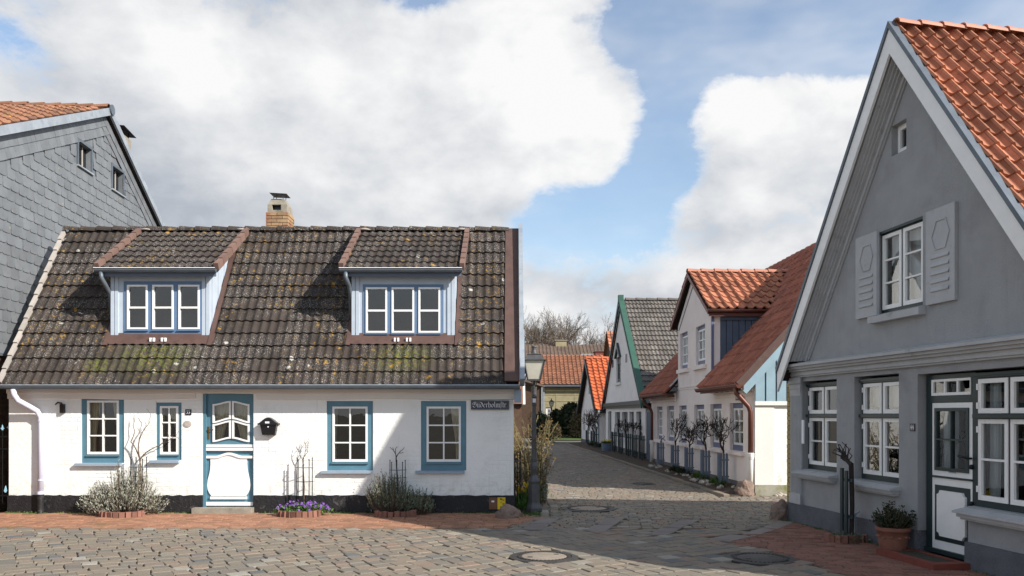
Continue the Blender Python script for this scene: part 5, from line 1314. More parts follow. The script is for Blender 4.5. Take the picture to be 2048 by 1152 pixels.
# main roof
cP, sP = 1 / math.sqrt(1 + PS * PS), PS / math.sqrt(1 + PS * PS); RL = (ym + .32) / cP
x_l, x_r = XA - .05, XB + .12
rf = MB()
for a, b, y_ in ((x_l, DX0, -.32), (DX0, DX1, .25), (DX1, x_r, -.32)): rf.add([(a, y_, rz_(y_) - .02), (b, y_, rz_(y_) - .02), (b, ym, rz_(ym) - .02), (a, ym, rz_(ym) - .02), (b, 2 * ym + .3, EZ_), (a, 2 * ym + .3, EZ_)], [(0, 1, 2, 3), (3, 2, 4, 5)])
rf = rf.build('roof', 'roof_deck', H)
def keep_p(a, b):
    x = x_l + a; y = -.32 + b * cP
    if DX0 - .05 < x < DX1 + .08 and rz_(y) < DZM - abs(x - DXM) * (DZM - DEV) / (DX1 - DXM) : return False
    return True
tw, tl = .20, .33; nr = int(RL / tl)
lay(rf, ST, tile_mesh('roof_tile', 'red_brown_tile', tw, RL / nr, 'pan', .03, 1.7), (x_l, -.36, EZ_ - .02), (1, 0, 0), (0, cP, sP), tw, RL / nr, int((x_r - x_l) / tw), nr, keep_p, 300, 'roof_tile', jitter=.003)
ridge_tiles(rf, (x_l, ym, rz_(ym)), (x_r, ym, rz_(ym)), 30, .11, 'red_brown_tile')
nvp = Vector((0, -sP, cP))
MB().bar(Vector((x_r - .02, -.38, EZ_ - .05)) + nvp * .02, Vector((x_r - .02, ym, rz_(ym))) + nvp * .02, .05, .17, nvp).build('verge_board', 'copper_brown', rf)
MB().bar(Vector((x_r - .005, -.30, EZ_ - .17)), Vector((x_r - .005, ym, rz_(ym) - .16)), .03, .16, nvp).build('verge_trim', 'pale_blue_board', rf)
for a, b in ((x_l, DX0 - .02), (DX1 + .02, x_r + .02)):
    gutter(H, a, b, -.40, EZ_ - .035, .07, 'gutter_brown')
    MB().box(a, b, -.33, -.30, EZ_ - .14, EZ_ - .03).build('fascia', 'gutter_brown', H)
    for k in range(int((b - a) / .45)): MB().box(a + .2 + k * .45, a + .26 + k * .45, -.30, -.071, EZ_ - .13, EZ_ - .06).build('rafter_foot', 'gutter_brown', H)
for (pxx, lo) in ((1501, 913), (1304, 885)):
    xx = P_(pxx, HY, -.1)[0]
    zj = P_(pxx, lo, -.1)[1]
    o = MB().tube([(xx - .08, -.40, EZ_ - .08), (xx - .08, -.39, EZ_ - .20), (xx, -.14, EZ_ - .5), (xx, -.10, EZ_ - .62), (xx, -.10, zj)], .052, 10).build('downpipe', 'gutter_brown', H, True)
    MB().tube([(xx, -.10, zj + .02), (xx, -.10, zj - .08), (xx - .02, -.10, .10)], .066, 10).build('standpipe', 'white_smooth', o, True)
    MB().lathe([(.075, -.06), (.085, .0), (.085, .07), (.07, .08)], 12, (xx, -.10, zj)).build('socket', 'white_smooth', o)
# gabled dormer roof
DS = (DZM - DEV) / (DX1 - DXM); cD, sD = 1 / math.sqrt(1 + DS * DS), DS / math.sqrt(1 + DS * DS); OH = .16
yr = (DZM - EZ_) / PS - .32 + .05                                # where the dormer ridge meets the roof
dm = MB()
for sd in (-1, 1):
    xf = DXM + sd * (DX1 - DXM + OH); zf = DZM - DS * abs(xf - DXM); ye = (zf - EZ_) / PS - .32 + .1
    q = [(DXM, -.14, DZM), (xf, -.14, zf), (xf, ye, zf), (DXM, yr, DZM)]; dm.add(q + [(x, y, z - .07) for x, y, z in q], [(0, 1, 2, 3) if sd > 0 else (3, 2, 1, 0), (4, 5, 6, 7) if sd < 0 else (7, 6, 5, 4), (0, 4, 5, 1), (1, 5, 6, 2)])
dm = dm.build('dormer', 'roof_deck', H)
xf = DX1 + OH; zf = DZM - DS * (xf - DXM); RLd = (xf - DXM) / cD; nrd = 7; ye = (zf - EZ_) / PS - .32
def keep_d(a, b):
    z = zf + b * sD; return a - .14 < (z - EZ_) / PS - .32 + .0
lay(dm, ST, tile_mesh('dormer_tile', 'orange_tile', .235, RLd / nrd, 'pan', .034), (xf + .02, -.16, zf + .02), (0, 1, 0), (-cD, 0, sD), .235, RLd / nrd, 16, nrd, keep_d, 300, 'dormer_tile', jitter=.003)
lay(dm, ST, tile_mesh('dormer_back_tile', 'red_brown_tile', .235, RLd / nrd, 'pan', .034), (2 * DXM - xf - .02, 16 * .235 - .16, zf + .02), (0, -1, 0), (cD, 0, sD), .235, RLd / nrd, 16, nrd, lambda a, b: (16 * .235 - .16 - a) < (zf + b * sD - EZ_) / PS - .32, 300, 'dormer_back_tile', single=False)
ridge_tiles(dm, (DXM, -.17, DZM + .02), (DXM, yr + .1, DZM + .02), 8, .11, 'ridge_clay', 'dormer_ridge_tile')
mb = MB(); rake(mb, DXM, DZM - .0, DS, 2 * DXM - xf, xf, .0, .10, -.17, -.13); mb.build('verge_board', 'gutter_brown', dm)
MB().box(xf - .05, xf - .02, -.13, ye - .1, zf - .16, zf - .03).build('eaves_board', 'gutter_brown', dm)
g_ = MB().tube([(xf + .03, -.16, zf - .02), (xf + .03, ye, zf - .02)], .045, 8).build('dormer_gutter', 'gutter_brown', dm, True)
for sd in (1, -1):
    for i in range(14):
        ya, yb_ = .205 + i * .165, .205 + (i + 1) * .165 - .014
        zb = rz_(ya) - .02
        if zb > zf - .1: break
        x = DX1 - .02 if sd > 0 else DX0 + .02; zt_ = DEV + .0
        q = [(ya, rz_(ya) - .03), (yb_, min(rz_(yb_) - .03, zt_ - .01)), (yb_, zt_), (ya, zt_)]
        o_ = x + sd * (.012 if i % 2 else 0)
        MB().add([(o_ - .03 * sd, y, z) for y, z in q] + [(o_ + .012 * sd, y, z) for y, z in q], [(4, 5, 6, 7), (3, 2, 1, 0)] + [(k, (k + 1) % 4, (k + 1) % 4 + 4, k + 4) for k in range(4)]).build('cheek_board', 'slate_blue_board', dm)
    x = DX1 + .01 if sd > 0 else DX0 - .05
    MB().box(x, x + .04, .2, 2.2, DEV - .34, DEV - .04).build('cheek_frieze', 'slate_blue_board', dm)
    MB().bar(Vector((DX1 + .07 if sd > 0 else DX0 - .07, -.2, rz_(-.2))) + nvp * .07, Vector((DX1 + .07 if sd > 0 else DX0 - .07, 2.0, rz_(2.0))) + nvp * .07, .12, .03, nvp).build('cheek_flashing', 'zinc', dm)
MB().box(DX1 - .035, DX1 + .022, -.03, .03, EZ_ + .1, DEV - .02).build('corner_board', 'blue_lilac', dm)
MB().bar(Vector((xf - .1, ye + .05, zf)) , Vector((DXM + .1, yr + .06, DZM)), .26, .05, (0, -.6, .8)).build('valley', 'zinc_dark', dm)
q = srect(1473, 1487, 791.5, 801, -.03)
e = empty('street_sign', ST.o, ST.rz, 'small blue and white enamel street sign above the near window of the pink house', 'sign')
MB().box(q[0], q[1], -.055, -.042, q[2], q[3]).build('plate', 'sign_navy', e); write('Suderholmftr.', q[0] + .03, q[2] + .04, q[1] - q[0] - .06, (q[3] - q[2]) * .62, -.055, umlaut=(1,)).build('lettering', 'enamel_white', e)

# ---------------------------------------------------------------- green gabled house
def gable_house(name, label, pa, pl, pr, wallm, tilem, board, depth, base, tile=(.21, .32), bw=.3, boardz=None, plinth='pink_plinth', flatboard=None, tkind='pan'):
    """house whose gable stands on the street line; pa apex, pl/pr feet (px)"""
    xa, za = P_(*pa); xl, zl = P_(*pl); xr, zr = P_(*pr); zl = zr = (zl + zr) / 2
    xm = (xl + xr) / 2; sl = (za - zr) / (xr - xm); xa = xm
    H = empty(name, ST.o, ST.rz, label, 'house')
    return H, xa, za, xl, xr, zr, sl
H, xa, za, xl, xr, zr, sl = gable_house('green_gabled_house', 'pale house with green edged gable, dark windows and grey mossy roof down the street', (1246, 602), (1211.5, 811), (1291, 806), 0, 0, 0, 0, 0)
NI = [P_(1234, HY)[0], P_(1250.5, HY)[0], P_(1236, 763)[1], P_(1236, 708)[1]]
NI = [xa - 1.35, xa - .15, P_(1243, 764)[1], P_(1243, 712)[1]]
MB().plate([(xl + .15, zr + .1), (xr - .15, zr + .1), (xa, za - .15)], [NI], -.06, .2).build('gable_wall', 'green_house_wall', H)
win = window(H, NI[0], NI[1], NI[2], NI[3], .02, 'dark_green', [(NI[0] + .08, NI[1] - .08, NI[2] + .12, NI[3] - .25, 1, 2)], 'dark_green', (), (NI[0] - .1, NI[1] + .1, NI[2] - .12, NI[2], -.14, 'white_smooth'))
mx = (NI[0] + NI[1]) / 2
MB().strip([(NI[0] - .14, NI[3] - .05), (mx, NI[3] + .62), (NI[1] + .14, NI[3] - .05)], [(NI[0] + .02, NI[3] - .05), (mx, NI[3] + .38), (NI[1] - .02, NI[3] - .05)], -.16, -.062).build('pediment', 'dark_green', win)
for k in (-2.35, 1.25):
    MB().box(xa + k - .2, xa + k + .2, -.07, -.058, NI[2] + .75, NI[2] + 1.1).build('vent', 'box_black', H)
lw = P_(1291, HY)[0]
GW = [[P_(a, HY, .1)[0], P_(b, HY, .1)[0], .74, 1.86] for a, b in ((1234, 1245), (1248, 1260), (1263.5, 1272.5), (1277.5, 1288))]
GDn = [P_(1220, HY, .1)[0], P_(1227, HY, .1)[0], .2, 1.9]
MB().plate(rect(xl + .1, lw, .2, zr + .099), GW + [GDn], 0, .25).build('front_wall', 'green_house_wall', H)
MB().box(xl + .1, lw, -.03, .25, -.02, .32).build('plinth', 'pink_plinth', H)
mb = MB(); mb.box(xl - .1, xr + .1, -.16, -.001, zr - .06, zr + .10); mb.box(xl - .02, xr + .02, -.09, -.001, zr - .16, zr - .061); mb.build('cornice', 'dark_green', H)
for w_ in GW: window(H, w_[0], w_[1], w_[2], w_[3], .12, 'dark_green', [(w_[0] + .12, w_[1] - .12, w_[2] + .12, w_[3] - .25, 2, 3)], 'dark_green', (), (w_[0] - .12, w_[1] + .12, w_[2] - .12, w_[2], -.07, 'white_smooth'), sw=.05, mw=.04)
MB().box(GDn[0], GDn[1], .12, .16, .2, 1.9).build('door', 'dark_green', H)
MB().box(xr - .3, xr - .05, .26, 8, 0, zr - .0).build('side_wall', 'green_house_wall', H)
rf = MB(); LEN2 = 8
for sd in (-1, 1):
    xf = xa + sd * (xr - xa + .1); zf = za - sl * (xr - xa + .1); q = [(xa, -.1, za - .02), (xf, -.1, zf - .02), (xf, LEN2, zf - .02), (xa, LEN2, za - .02)]
    rf.add(q + [(x, y, z - .1) for x, y, z in q], [(0, 1, 2, 3) if sd > 0 else (3, 2, 1, 0), (4, 5, 6, 7), (0, 4, 5, 1), (1, 5, 6, 2)])
rf = rf.build('roof', 'roof_deck', H)
c_, s__ = 1 / math.sqrt(1 + sl * sl), sl / math.sqrt(1 + sl * sl); Ls = (xr - xa + .1) / c_; nr = 21
lay(rf, ST, tile_mesh('roof_tile', 'green_house_tile', .31, Ls / nr, 'double', .05), (xr + .1 + .02, .03, za - sl * (xr - xa + .1) + .03), (0, 1, 0), (-c_, 0, s__), .31, Ls / nr, 24, nr, None, 300, 'roof_tile')
ridge_tiles(rf, (xa, .1, za + .03), (xa, LEN2, za + .03), 17, .13, 'green_house_tile')
mb = MB(); rake(mb, xa, za + .06, sl, xl - .12, xr + .12, -.04, .05, -.18, .04, (1,)); rake(mb, xa, za + .06, sl, xl - .12, xr + .12, .06, .12, -.2, -.14, (1,)); mb.build('bargeboard', 'gable_green', rf)
mb = MB(); rake(mb, xa, za + .06, sl, xl - .12, xr + .12, -.04, .14, -.2, -.12, (-1,)); mb.build('far_bargeboard', 'dark_green', rf)
MB().box(xa - .10, xa + .12, -.2, .02, za - .2, za + .26).build('gable_post', 'gable_green', rf)
# lilac passage door between the two houses
e = MB().box(P_(1294, HY, .05)[0], P_(1303, HY, .05)[0] - .02, .05, .12, .06, 1.85).build('passage_door', 'guard_blue', None)
e.location = ST.o; e.rotation_euler = (0, 0, ST.rz); tag(e, 'narrow slate blue plank door between the pink house and the green gabled house', 'door')
for i in range(6):
    a = P_(1294, HY, .05)[0]; b = P_(1303, HY, .05)[0] - .02; MB().box(a + (b - a) * i / 6 + .02, a + (b - a) * (i + 1) / 6 - .02, .03, .0495, .08, 1.83).build('plank', 'guard_blue', e)

# ---------------------------------------------------------------- orange roofed house
H, xa, za, xl, xr, zr, sl = gable_house('orange_roofed_house', 'small pale house with bright orange tiled roof beyond the green gabled house', (1178, 719), (1163, 813), (1199, 820), 0, 0, 0, 0, 0)
MB().plate([(xl, 0), (xr, 0), (xr, zr + .05), (xa, za - .1), (xl, zr + .05)], [[xa - .5, xa + .5, zr + .8, zr + 1.7]] + [[xl + .9 + i * 2.4, xl + 1.8 + i * 2.4, .8, 1.8] for i in range(3)], 0, .2).build('front_wall', 'green_house_wall', H)
MB().box(xl, xr, -.03, .19, -.02, .25).build('plinth', 'pink_plinth', H)
for r_ in [[xa - .5, xa + .5, zr + .8, zr + 1.7]] + [[xl + .9 + i * 2.4, xl + 1.8 + i * 2.4, .8, 1.8] for i in range(3)]:
    window(H, *r_, .1, 'dark_green', [(r_[0] + .1, r_[1] - .1, r_[2] + .1, r_[3] - .1, 2, 2)], 'dark_green')
MB().box(xr - .2, xr, .205, 7, 0, zr).build('side_wall', 'green_house_wall', H)
MB().box(xr + .01, xr + 2.7, .3, .5, 0, 2.1).build('link_wall', 'green_house_wall', H)
MB().box(xr + 1.2, xr + 1.9, .25, .299, .0, 1.5).build('link_door', 'box_black', H)
rf = MB()
for sd in (-1, 1):
    xf = xa + sd * (xr - xa + .25); zf = za - sl * (xr - xa + .25); q = [(xa, -.25, za), (xf, -.25, zf), (xf, 7, zf), (xa, 7, za)]
    rf.add(q + [(x, y, z - .12) for x, y, z in q], [(0, 1, 2, 3) if sd > 0 else (3, 2, 1, 0), (4, 5, 6, 7), (0, 4, 5, 1), (1, 5, 6, 2)])
rf = rf.build('roof', 'roof_deck', H)
c_, s__ = 1 / math.sqrt(1 + sl * sl), sl / math.sqrt(1 + sl * sl); Ls = (xr - xa + .25) / c_; nr = 15
lay(rf, ST, tile_mesh('roof_tile', 'bright_tile', .3, Ls / nr, 'pan', .05), (xr + .27, -.25, za - sl * (xr - xa + .25) + .03), (0, 1, 0), (-c_, 0, s__), .3, Ls / nr, 24, nr, None, 300, 'roof_tile')
ridge_tiles(rf, (xa, -.25, za + .03), (xa, 7, za + .03), 16, .14, 'bright_tile')
mb = MB(); rake(mb, xa, za, sl, xl - .25, xr + .25, .0, .2, -.3, -.25); mb.build('bargeboard', 'dark_green', rf)
gutter(H, 0, 0, 0, 0, 0.001, 'zinc') if False else None
MB().tube([(xr + .35, -.1, zr - .15), (xr + .35, -.1, .1)], .05, 8).build('downpipe', 'zinc', H)

# ---------------------------------------------------------------- houses closing the view
def plain_house(name, label, x0, x1, y0, depth, ze, zr, wallm, tilem, fr=None, rows=0, wins=(), tw=.36):
    """eaves towards the viewer, ridge across"""
    H = empty(name, (0, y0, 0), 0, label, 'house'); F = Frame(0, y0, 1, 0)
    MB().plate(rect(x0, x1, 0, ze), [w_[:4] for w_ in wins], 0, .3).build('front_wall', wallm, H)
    ym = depth / 2; sl = (zr - ze) / ym
    for x, o in ((x0, 1), (x1, 0)):
        f = (0, 1, 2, 3, 4); MB().add([(x, .301, 0), (x, depth, 0), (x, depth, ze), (x, ym, zr - .1), (x, .301, ze)], [f[::-1] if x == x0 else f]).build('gable_wall', wallm, H)
    rf = MB().add([(x0 - .3, -.4, ze - .4 * sl + .05), (x1 + .3, -.4, ze - .4 * sl + .05), (x1 + .3, ym, zr), (x0 - .3, ym, zr), (x1 + .3, depth + .4, ze - .4 * sl), (x0 - .3, depth + .4, ze - .4 * sl)], [(0, 1, 2, 3), (3, 2, 4, 5)]).build('roof', tilem, H)
    L = math.hypot(ym + .4, zr - ze + .4 * sl); c_, s_ = (ym + .4) / L, (zr - ze + .4 * sl) / L
    if rows: lay(rf, F, tile_mesh('roof_tile', tilem, tw, L / rows, 'pan', .05), (x0 - .3, -.42, ze - .4 * sl + .07), (1, 0, 0), (0, c_, s_), tw, L / rows, int((x1 - x0 + .6) / tw), rows, None, 300, 'roof_tile', single=False)
    MB().box(x0 - .3, x1 + .3, -.5, -.4, ze - .4 * sl - .1, ze - .4 * sl + .04).build('gutter', 'zinc_dark', H)
    for w_ in wins: window(H, *w_[:4], .1, w_[4], [(w_[0] + .12, w_[1] - .12, w_[2] + .12, w_[3] - .12, 2, 3)], w_[4])
    return H, rf
def X(px_, Y): return (px_ - CX) / FPX * Y
def Z(py, Y): return CH + (HY - py) / FPX * Y
H, rf = plain_house('yellow_brick_house', 'yellow brick house with rust orange roof closing the end of the street', X(1087, 66), X(1300, 66), 66, 8, Z(765, 66), Z(712, 70), 'far_yellow_brick', 'far_tile', rows=17, wins=[(X(1092, 66), X(1104.5, 66), 1.1, 2.35, 'white_paint')])
MB().box(X(1086, 66), X(1089, 66), -.12, -.01, 0, Z(766, 66)).build('downpipe', 'zinc', H); 
for xx in (X(1113, 66), X(1150, 66)): MB().box(xx - .05, xx + .05, -.02, -.001, .5, Z(768, 66)).build('expansion_strip', 'far_yellow_brick', H)
for yy in (777, 790, 803): MB().box(X(1090, 66), X(1300, 66), -.03, -.001, Z(yy, 66), Z(yy, 66) + .07).build('band', 'far_yellow_brick', H)
H, rf = plain_house('brown_roofed_house', 'house with mossy brown roof and small chimney rising behind the yellow brick house', X(1056, 84), X(1240, 84), 84, 9, Z(722, 84), Z(691, 88.5), 'dark_brick', 'far_brown_tile', rows=14, tw=.4)
xx = X(1122, 88); MB().box(xx - .6, xx + .6, 3.8, 5, Z(712, 88), Z(682, 88)).build('chimney', 'far_yellow_brick', H); MB().box(xx - .7, xx + .7, 3.7, 5.1, Z(682, 88), Z(680, 88)).build('chimney_cap', 'concrete', H)
sk = X(1178, 84); MB().box(sk - .8, sk + .8, .4, 1.2, Z(716, 84), Z(707, 84)).build('skylight', 'zinc', rf)
xx = X(1205, 80)
e = empty('rear_dormer', (xx, 80, 0), 0, 'small red boxy roof house wall peeping above the rust orange roof', 'building'); MB().box(-.7, 1.2, 0, 2, 0, Z(703, 80)).build('wall', 'red_step', e); MB().box(-.8, 1.3, -.1, 2.1, Z(703, 80), Z(702, 80)).build('roof', 'zinc_dark', e)
# orange gable behind the green house
F2 = Frame(7.3, 60, .0295, -1)
H = empty('rear_orange_house', F2.o, F2.rz, 'orange roof with dark gable end peeping out behind the green gabled house', 'house')
za = Z(664, 60); MB().add([(-4, 0, 0), (4, 0, 0), (4, 0, za - 4.2), (0, 0, za - .1), (-4, 0, za - 4.2)], [(0, 1, 2, 3, 4)]).build('gable_wall', 'dark_brick', H)
MB().box(3.8, 4, .01, 8, 0, za - 4.3).build('side_wall', 'dark_brick', H)
rf = MB().add([(0, -.2, za), (4.3, -.2, za - 4.5), (4.3, 8, za - 4.5), (0, 8, za), (-4.3, -.2, za - 4.5), (-4.3, 8, za - 4.5)], [(0, 1, 2, 3), (4, 0, 3, 5)]).build('roof', 'far_tile', H)
s2 = math.sqrt(.5); L = 4.3 / s2 * 1.02
lay(rf, F2, tile_mesh('roof_tile', 'orange_tile', .3, L / 16, 'pan', .05), (4.32, -.2, za - 4.46), (0, 1, 0), (-s2 * .978, 0, s2 * 1.023), .3, L / 16, 26, 16, None, 0, 'roof_tile', single=False)
# buildings on the left side of the street, seen edge on
H = empty('left_row_house', (0, 60, 0), 0, 'narrow strip of brown brick house on the left beyond the lamp post', 'house')
MB().box(-6, 2.2, 0, .3, 0, 4.0).build('end_wall', 'dark_brick', H)
MB().add([(2.2, .31, 0), (2.2, 9, 0), (2.2, 9, 4.0), (2.2, .31, 4.0)], [(0, 1, 2, 3)]).build('street_wall', 'far_yellow_brick', H)
MB().add([(2.45, -.4, 3.95), (2.45, 9, 3.95), (-2, 9, 5.2), (-2, -.4, 5.2), (2.45, -.4, 3.8), (-2, -.4, 5.05)], [(0, 1, 2, 3), (4, 0, 3, 5)]).build('roof', 'far_brown_tile', H)
MB().box(2.21, 2.3, -.1, 0, 0, 3.8).build('downpipe', 'zinc', H)
e = empty('left_shed', (0, 30, 0), 0, 'shed with orange roof and white gable trim just behind the cottage corner', 'shed')
MB().box(-3, .36, 0, 3, 0, 2.2).build('wall', 'dark_brick', e)
rr = MB().add([(.42, -.15, 2.15), (.42, 1.5, 3.5), (-3, 1.5, 3.5), (-3, -.15, 2.15), (.42, 3.15, 2.15), (-3, 3.15, 2.15)], [(0, 1, 2, 3), (1, 4, 5, 2)]).build('roof', 'old_tile', e)
MB().bar((.45, -.15, 2.12), (.45, 1.5, 3.47), .04, .1, (1, 0, 0)).build('verge_board', 'white_paint', e)
# ---------------------------------------------------------------- street lamps
def lamp(loc, label):
    e = empty('street_lamp', loc, 0, label, 'street lamp', 'iron street lamps')
    k = 1 / 110.3; z = lambda y: (1022 - y) * k
    MB().lathe([(.155, 0), (.155, .06), (.148, .075), (.125, .12), (.112, .16), (.108, z(966)), (.116, z(964)), (.116, z(961)), (.10, z(958)), (.075, z(953)), (.06, z(950)), (.062, z(947)),
                (.078, z(938)), (.080, z(932)), (.066, z(926)), (.060, z(923)), (.066, z(921)), (.066, z(917)), (.054, z(915))], 8).build('base', 'lamp_iron', e)
    MB().lathe([(.050, z(916)), (.037, z(812)), (.048, z(811)), (.05, z(807)), (.040, z(805)), (.040, z(797)), (.052, z(795)), (.052, z(792)), (.044, z(785)), (.05, z(778)), (.056, z(774)), (.03, z(773)), (.022, z(766)), (.03, z(762))], 14).build('post', 'lamp_iron', e)
    MB().box(-.025, .03, -.045, -.040, z(805), z(797)).build('sticker', 'enamel_white', e)
    for a in (45, 135, 225, 315):
        c, s = math.cos(R(a)), math.sin(R(a)); MB().tube([(c * .03, s * .03, z(773)), (c * .06, s * .06, z(768)), (c * .05, s * .05, z(764)), (c * .11, s * .11, z(760.5))], .008, 5).build('bracket', 'lamp_iron', e, True)
    zb, zt = z(760), z(721); rb, rt = .108, .182
    MB().add([(-rb - .01, -rb - .01, zb - .015), (rb + .01, -rb - .01, zb - .015), (rb + .01, rb + .01, zb - .015), (-rb - .01, rb + .01, zb - .015), (-rb - .012, -rb - .012, zb + .015), (rb + .012, -rb - .012, zb + .015), (rb + .012, rb + .012, zb + .015), (-rb - .012, rb + .012, zb + .015)],
             [(3, 2, 1, 0), (4, 5, 6, 7), (0, 1, 5, 4), (1, 2, 6, 5), (2, 3, 7, 6), (3, 0, 4, 7)]).build('lantern_floor', 'lamp_iron', e)
    cor = [(-1, -1), (1, -1), (1, 1), (-1, 1)]
    for i in range(4):
        (ax, ay), (bx, by) = cor[i], cor[(i + 1) % 4]
        MB().add([(ax * rb, ay * rb, zb + .01), (bx * rb, by * rb, zb + .01), (bx * rt, by * rt, zt), (ax * rt, ay * rt, zt)], [(0, 1, 2, 3)]).build('pane', 'lamp_glass', e)
        MB().bar((ax * (rb + .004), ay * (rb + .004), zb), (ax * (rt + .004), ay * (rt + .004), zt), .020, .020).build('corner_bar', 'lamp_iron', e)
    mb = MB(); rr = math.sqrt(2)
    mb.lathe([(.16 * rr, zt - .015), (.215 * rr, zt - .005), (.215 * rr, zt + .012), (.175 * rr, zt + .02), (.12 * rr, z(710)), (.13 * rr, z(709.5)), (.13 * rr, z(708.6)), (.05 * rr, z(707))], 4, rot=R(0))
    mb.build('lantern_roof', 'lamp_iron', e)
    MB().lathe([(.075, z(709)), (.055, z(705)), (.034, z(700)), (.03, z(698.5)), (.044, z(697.5)), (.03, z(696.8)), (.052, z(695)), (.056, z(693.5)), (.046, z(692)), (.02, z(691))], 16).build('finial', 'lamp_iron', e, True)
    return e
L1 = lamp((.40, 14.44, 0), 'tall grey iron street lamp with four sided lantern at the cottage corner')
L2 = copy_tree(L1); L2.location = (X(1103, 62), 62, 0); L2['label'] = 'small far street lamp in front of the yellow brick house'

# ---------------------------------------------------------------- stones
def rock(loc, r, seed, label, matname='rock', rz=0, flat=-.3):
    o = blob(*r, seed, 3, .30, 1.2, flat).build('boulder', matname, None, False); o.location = loc; o.rotation_euler = (0, 0, rz); tag(o, label, 'boulder'); return o
rock((-.06, 13.55, -.02), (.21, .16, .17), 1, 'low rounded boulder on the pavement at the white cottage corner')
a_ = ST.w((.10, -.22, 0)); rock((a_.x - .05, a_.y, -.02), (.20, .2, .24), 4, 'reddish boulder guarding the near corner of the pink house', flat=-.5)
a_ = GH.w((-.14, -.12, 0)); rock((a_.x, a_.y + .0, -.02), (.16, .16, .22), 6, 'pointed brown boulder at the yellow brick corner of the grey house', flat=-.5)
rng = random.Random(3)
base = blob(.09, .07, .07, 2, 2, .3).mesh('stone', 'white_stone')
for k, (yc, n) in enumerate(((18.6, 8), (19.9, 9), (21.6, 8), (23.6, 9), (25.2, 8))):
    for i in range(n):
        y = yc + rng.uniform(-.55, .55); x = 5.80 - .0295 * y - rng.uniform(.22, .62)
        o = bpy.data.objects.new('pale_stone', base); COL.objects.link(o); o.location = (x, y, .065); s = rng.uniform(.4, .95); o.scale = (s, s * rng.uniform(.7, 1.2), s); o.rotation_euler = (0, 0, rng.uniform(0, 6))
        tag(o, 'pale fist sized stone in the bed, ' + ['cluster nearest the corner boulder', 'cluster by the nearest tree guard', 'cluster by the second tree guard', 'cluster by the third tree guard', 'cluster by the furthest tree guards'][k], 'stone', 'pale stones in the bed by the pink house')
for i in range(22):
    u = rng.uniform(.35, 1.6); p = ST.w((.10 + rng.uniform(.0, .16), u, 0)); o = bpy.data.objects.new('edging_stone', base); COL.objects.link(o); o.location = (p.x, p.y, -.01); s = rng.uniform(.5, .9); o.scale = (s, s, s); o.rotation_euler = (0, 0, rng.uniform(0, 6))
    tag(o, 'small pale rubble stone along the foot of the sunlit white end wall', 'stone', 'rubble along the sunlit end wall')

# ---------------------------------------------------------------- shrubs and flowers by the cottage
def shrub(name, label, cx, cy, rx, ry, h, n, leafm, seed, lean=0, L=.05, W=.014, stems=True, base_z=0.0, group=None, low=.12):
    rng = random.Random(seed); e = empty(name, (cx, cy, base_z), 0, label, 'shrub', group)
    st = MB(); lf = MB()
    for i in range(n):
        a = rng.uniform(0, 2 * math.pi); rr = rng.random() ** .5 * (1 + .22 * mnoise.noise(Vector((math.cos(a) * 1.6, math.sin(a) * 1.6, seed * 2.3)))) * (1.15 if rng.random() < .04 else 1); u = Vector((math.cos(a) * rr * rx, math.sin(a) * rr * ry, 0))
        hh = h * max(.25, 1 - .55 * rr ** 2) * rng.uniform(.72, 1.08) * (1 + .42 * mnoise.noise(Vector((u.x * 3.4, u.y * 4, seed + .5))))
        p0 = Vector((u.x * .22, u.y * .22, .02)); p2 = Vector((u.x + lean * hh, u.y, max(low, hh))); p1 = (p0 + p2) / 2 + Vector((u.x * .14, u.y * .14, -.10 * h))
        if stems and i % 2 == 0: st.tube([p0, p1, p2], .006, 3, .003, False)
        for k in range(7):
            f = rng.uniform(.48, 1.0); q = p0.lerp(p1, f * 2) if f < .5 else p1.lerp(p2, f * 2 - 1)
            d = (p2 - p1).normalized() + Vector((rng.uniform(-1, 1), rng.uniform(-1, 1), rng.uniform(-.4, .9))) * .8
            leafquad(lf, q, d, L * rng.uniform(.6, 1.3), W * rng.uniform(.7, 1.4), rng)
    if stems: st.build('stems', 'twig', e)
    lf.build('foliage', leafm, e); return e
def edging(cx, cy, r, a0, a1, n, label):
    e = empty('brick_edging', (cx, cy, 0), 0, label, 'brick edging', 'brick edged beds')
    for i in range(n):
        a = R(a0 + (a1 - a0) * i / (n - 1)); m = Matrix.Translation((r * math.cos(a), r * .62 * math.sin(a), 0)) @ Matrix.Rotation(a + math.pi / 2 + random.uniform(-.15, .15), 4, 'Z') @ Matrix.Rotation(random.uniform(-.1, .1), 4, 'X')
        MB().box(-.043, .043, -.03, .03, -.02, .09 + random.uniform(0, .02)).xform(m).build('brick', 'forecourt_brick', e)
def wx(p, Y=13.95): return (p - CX) / FPX * Y
shrub('lavender_shrub', 'large silver grey lavender shrub under the left cottage windows', wx(252), 13.86, .72, .30, .80, 620, 'lavender_leaf', 1, low=.14)
shrub('lavender_shrub', 'grey green lavender shrub half in shade between the right cottage windows', wx(782), 13.88, .50, .26, .66, 420, 'lavender_green', 2, low=.12)
shrub('lavender_shrub', 'small loose lavender shrub right of the shaded lavender', wx(842), 13.93, .26, .18, .50, 120, 'lavender_green', 5, low=.12)
edging(wx(258), 13.72, .36, 190, 350, 11, 'upright bricks edging the bed of the large silver shrub')
edging(wx(795), 13.72, .33, 190, 350, 10, 'upright bricks edging the bed of the shaded lavender')
bx_ = wx(605, 13.8)
edging(bx_ - .02, 13.76, .36, 185, 335, 11, 'upright bricks edging the bed of purple flowers')
rng = random.Random(9)
e = empty('pansy_bed', (bx_, 13.84, 0), 0, 'low mound of purple pansies with green leaves in front of the white wall', 'flowers')
lf = MB(); fl = MB()
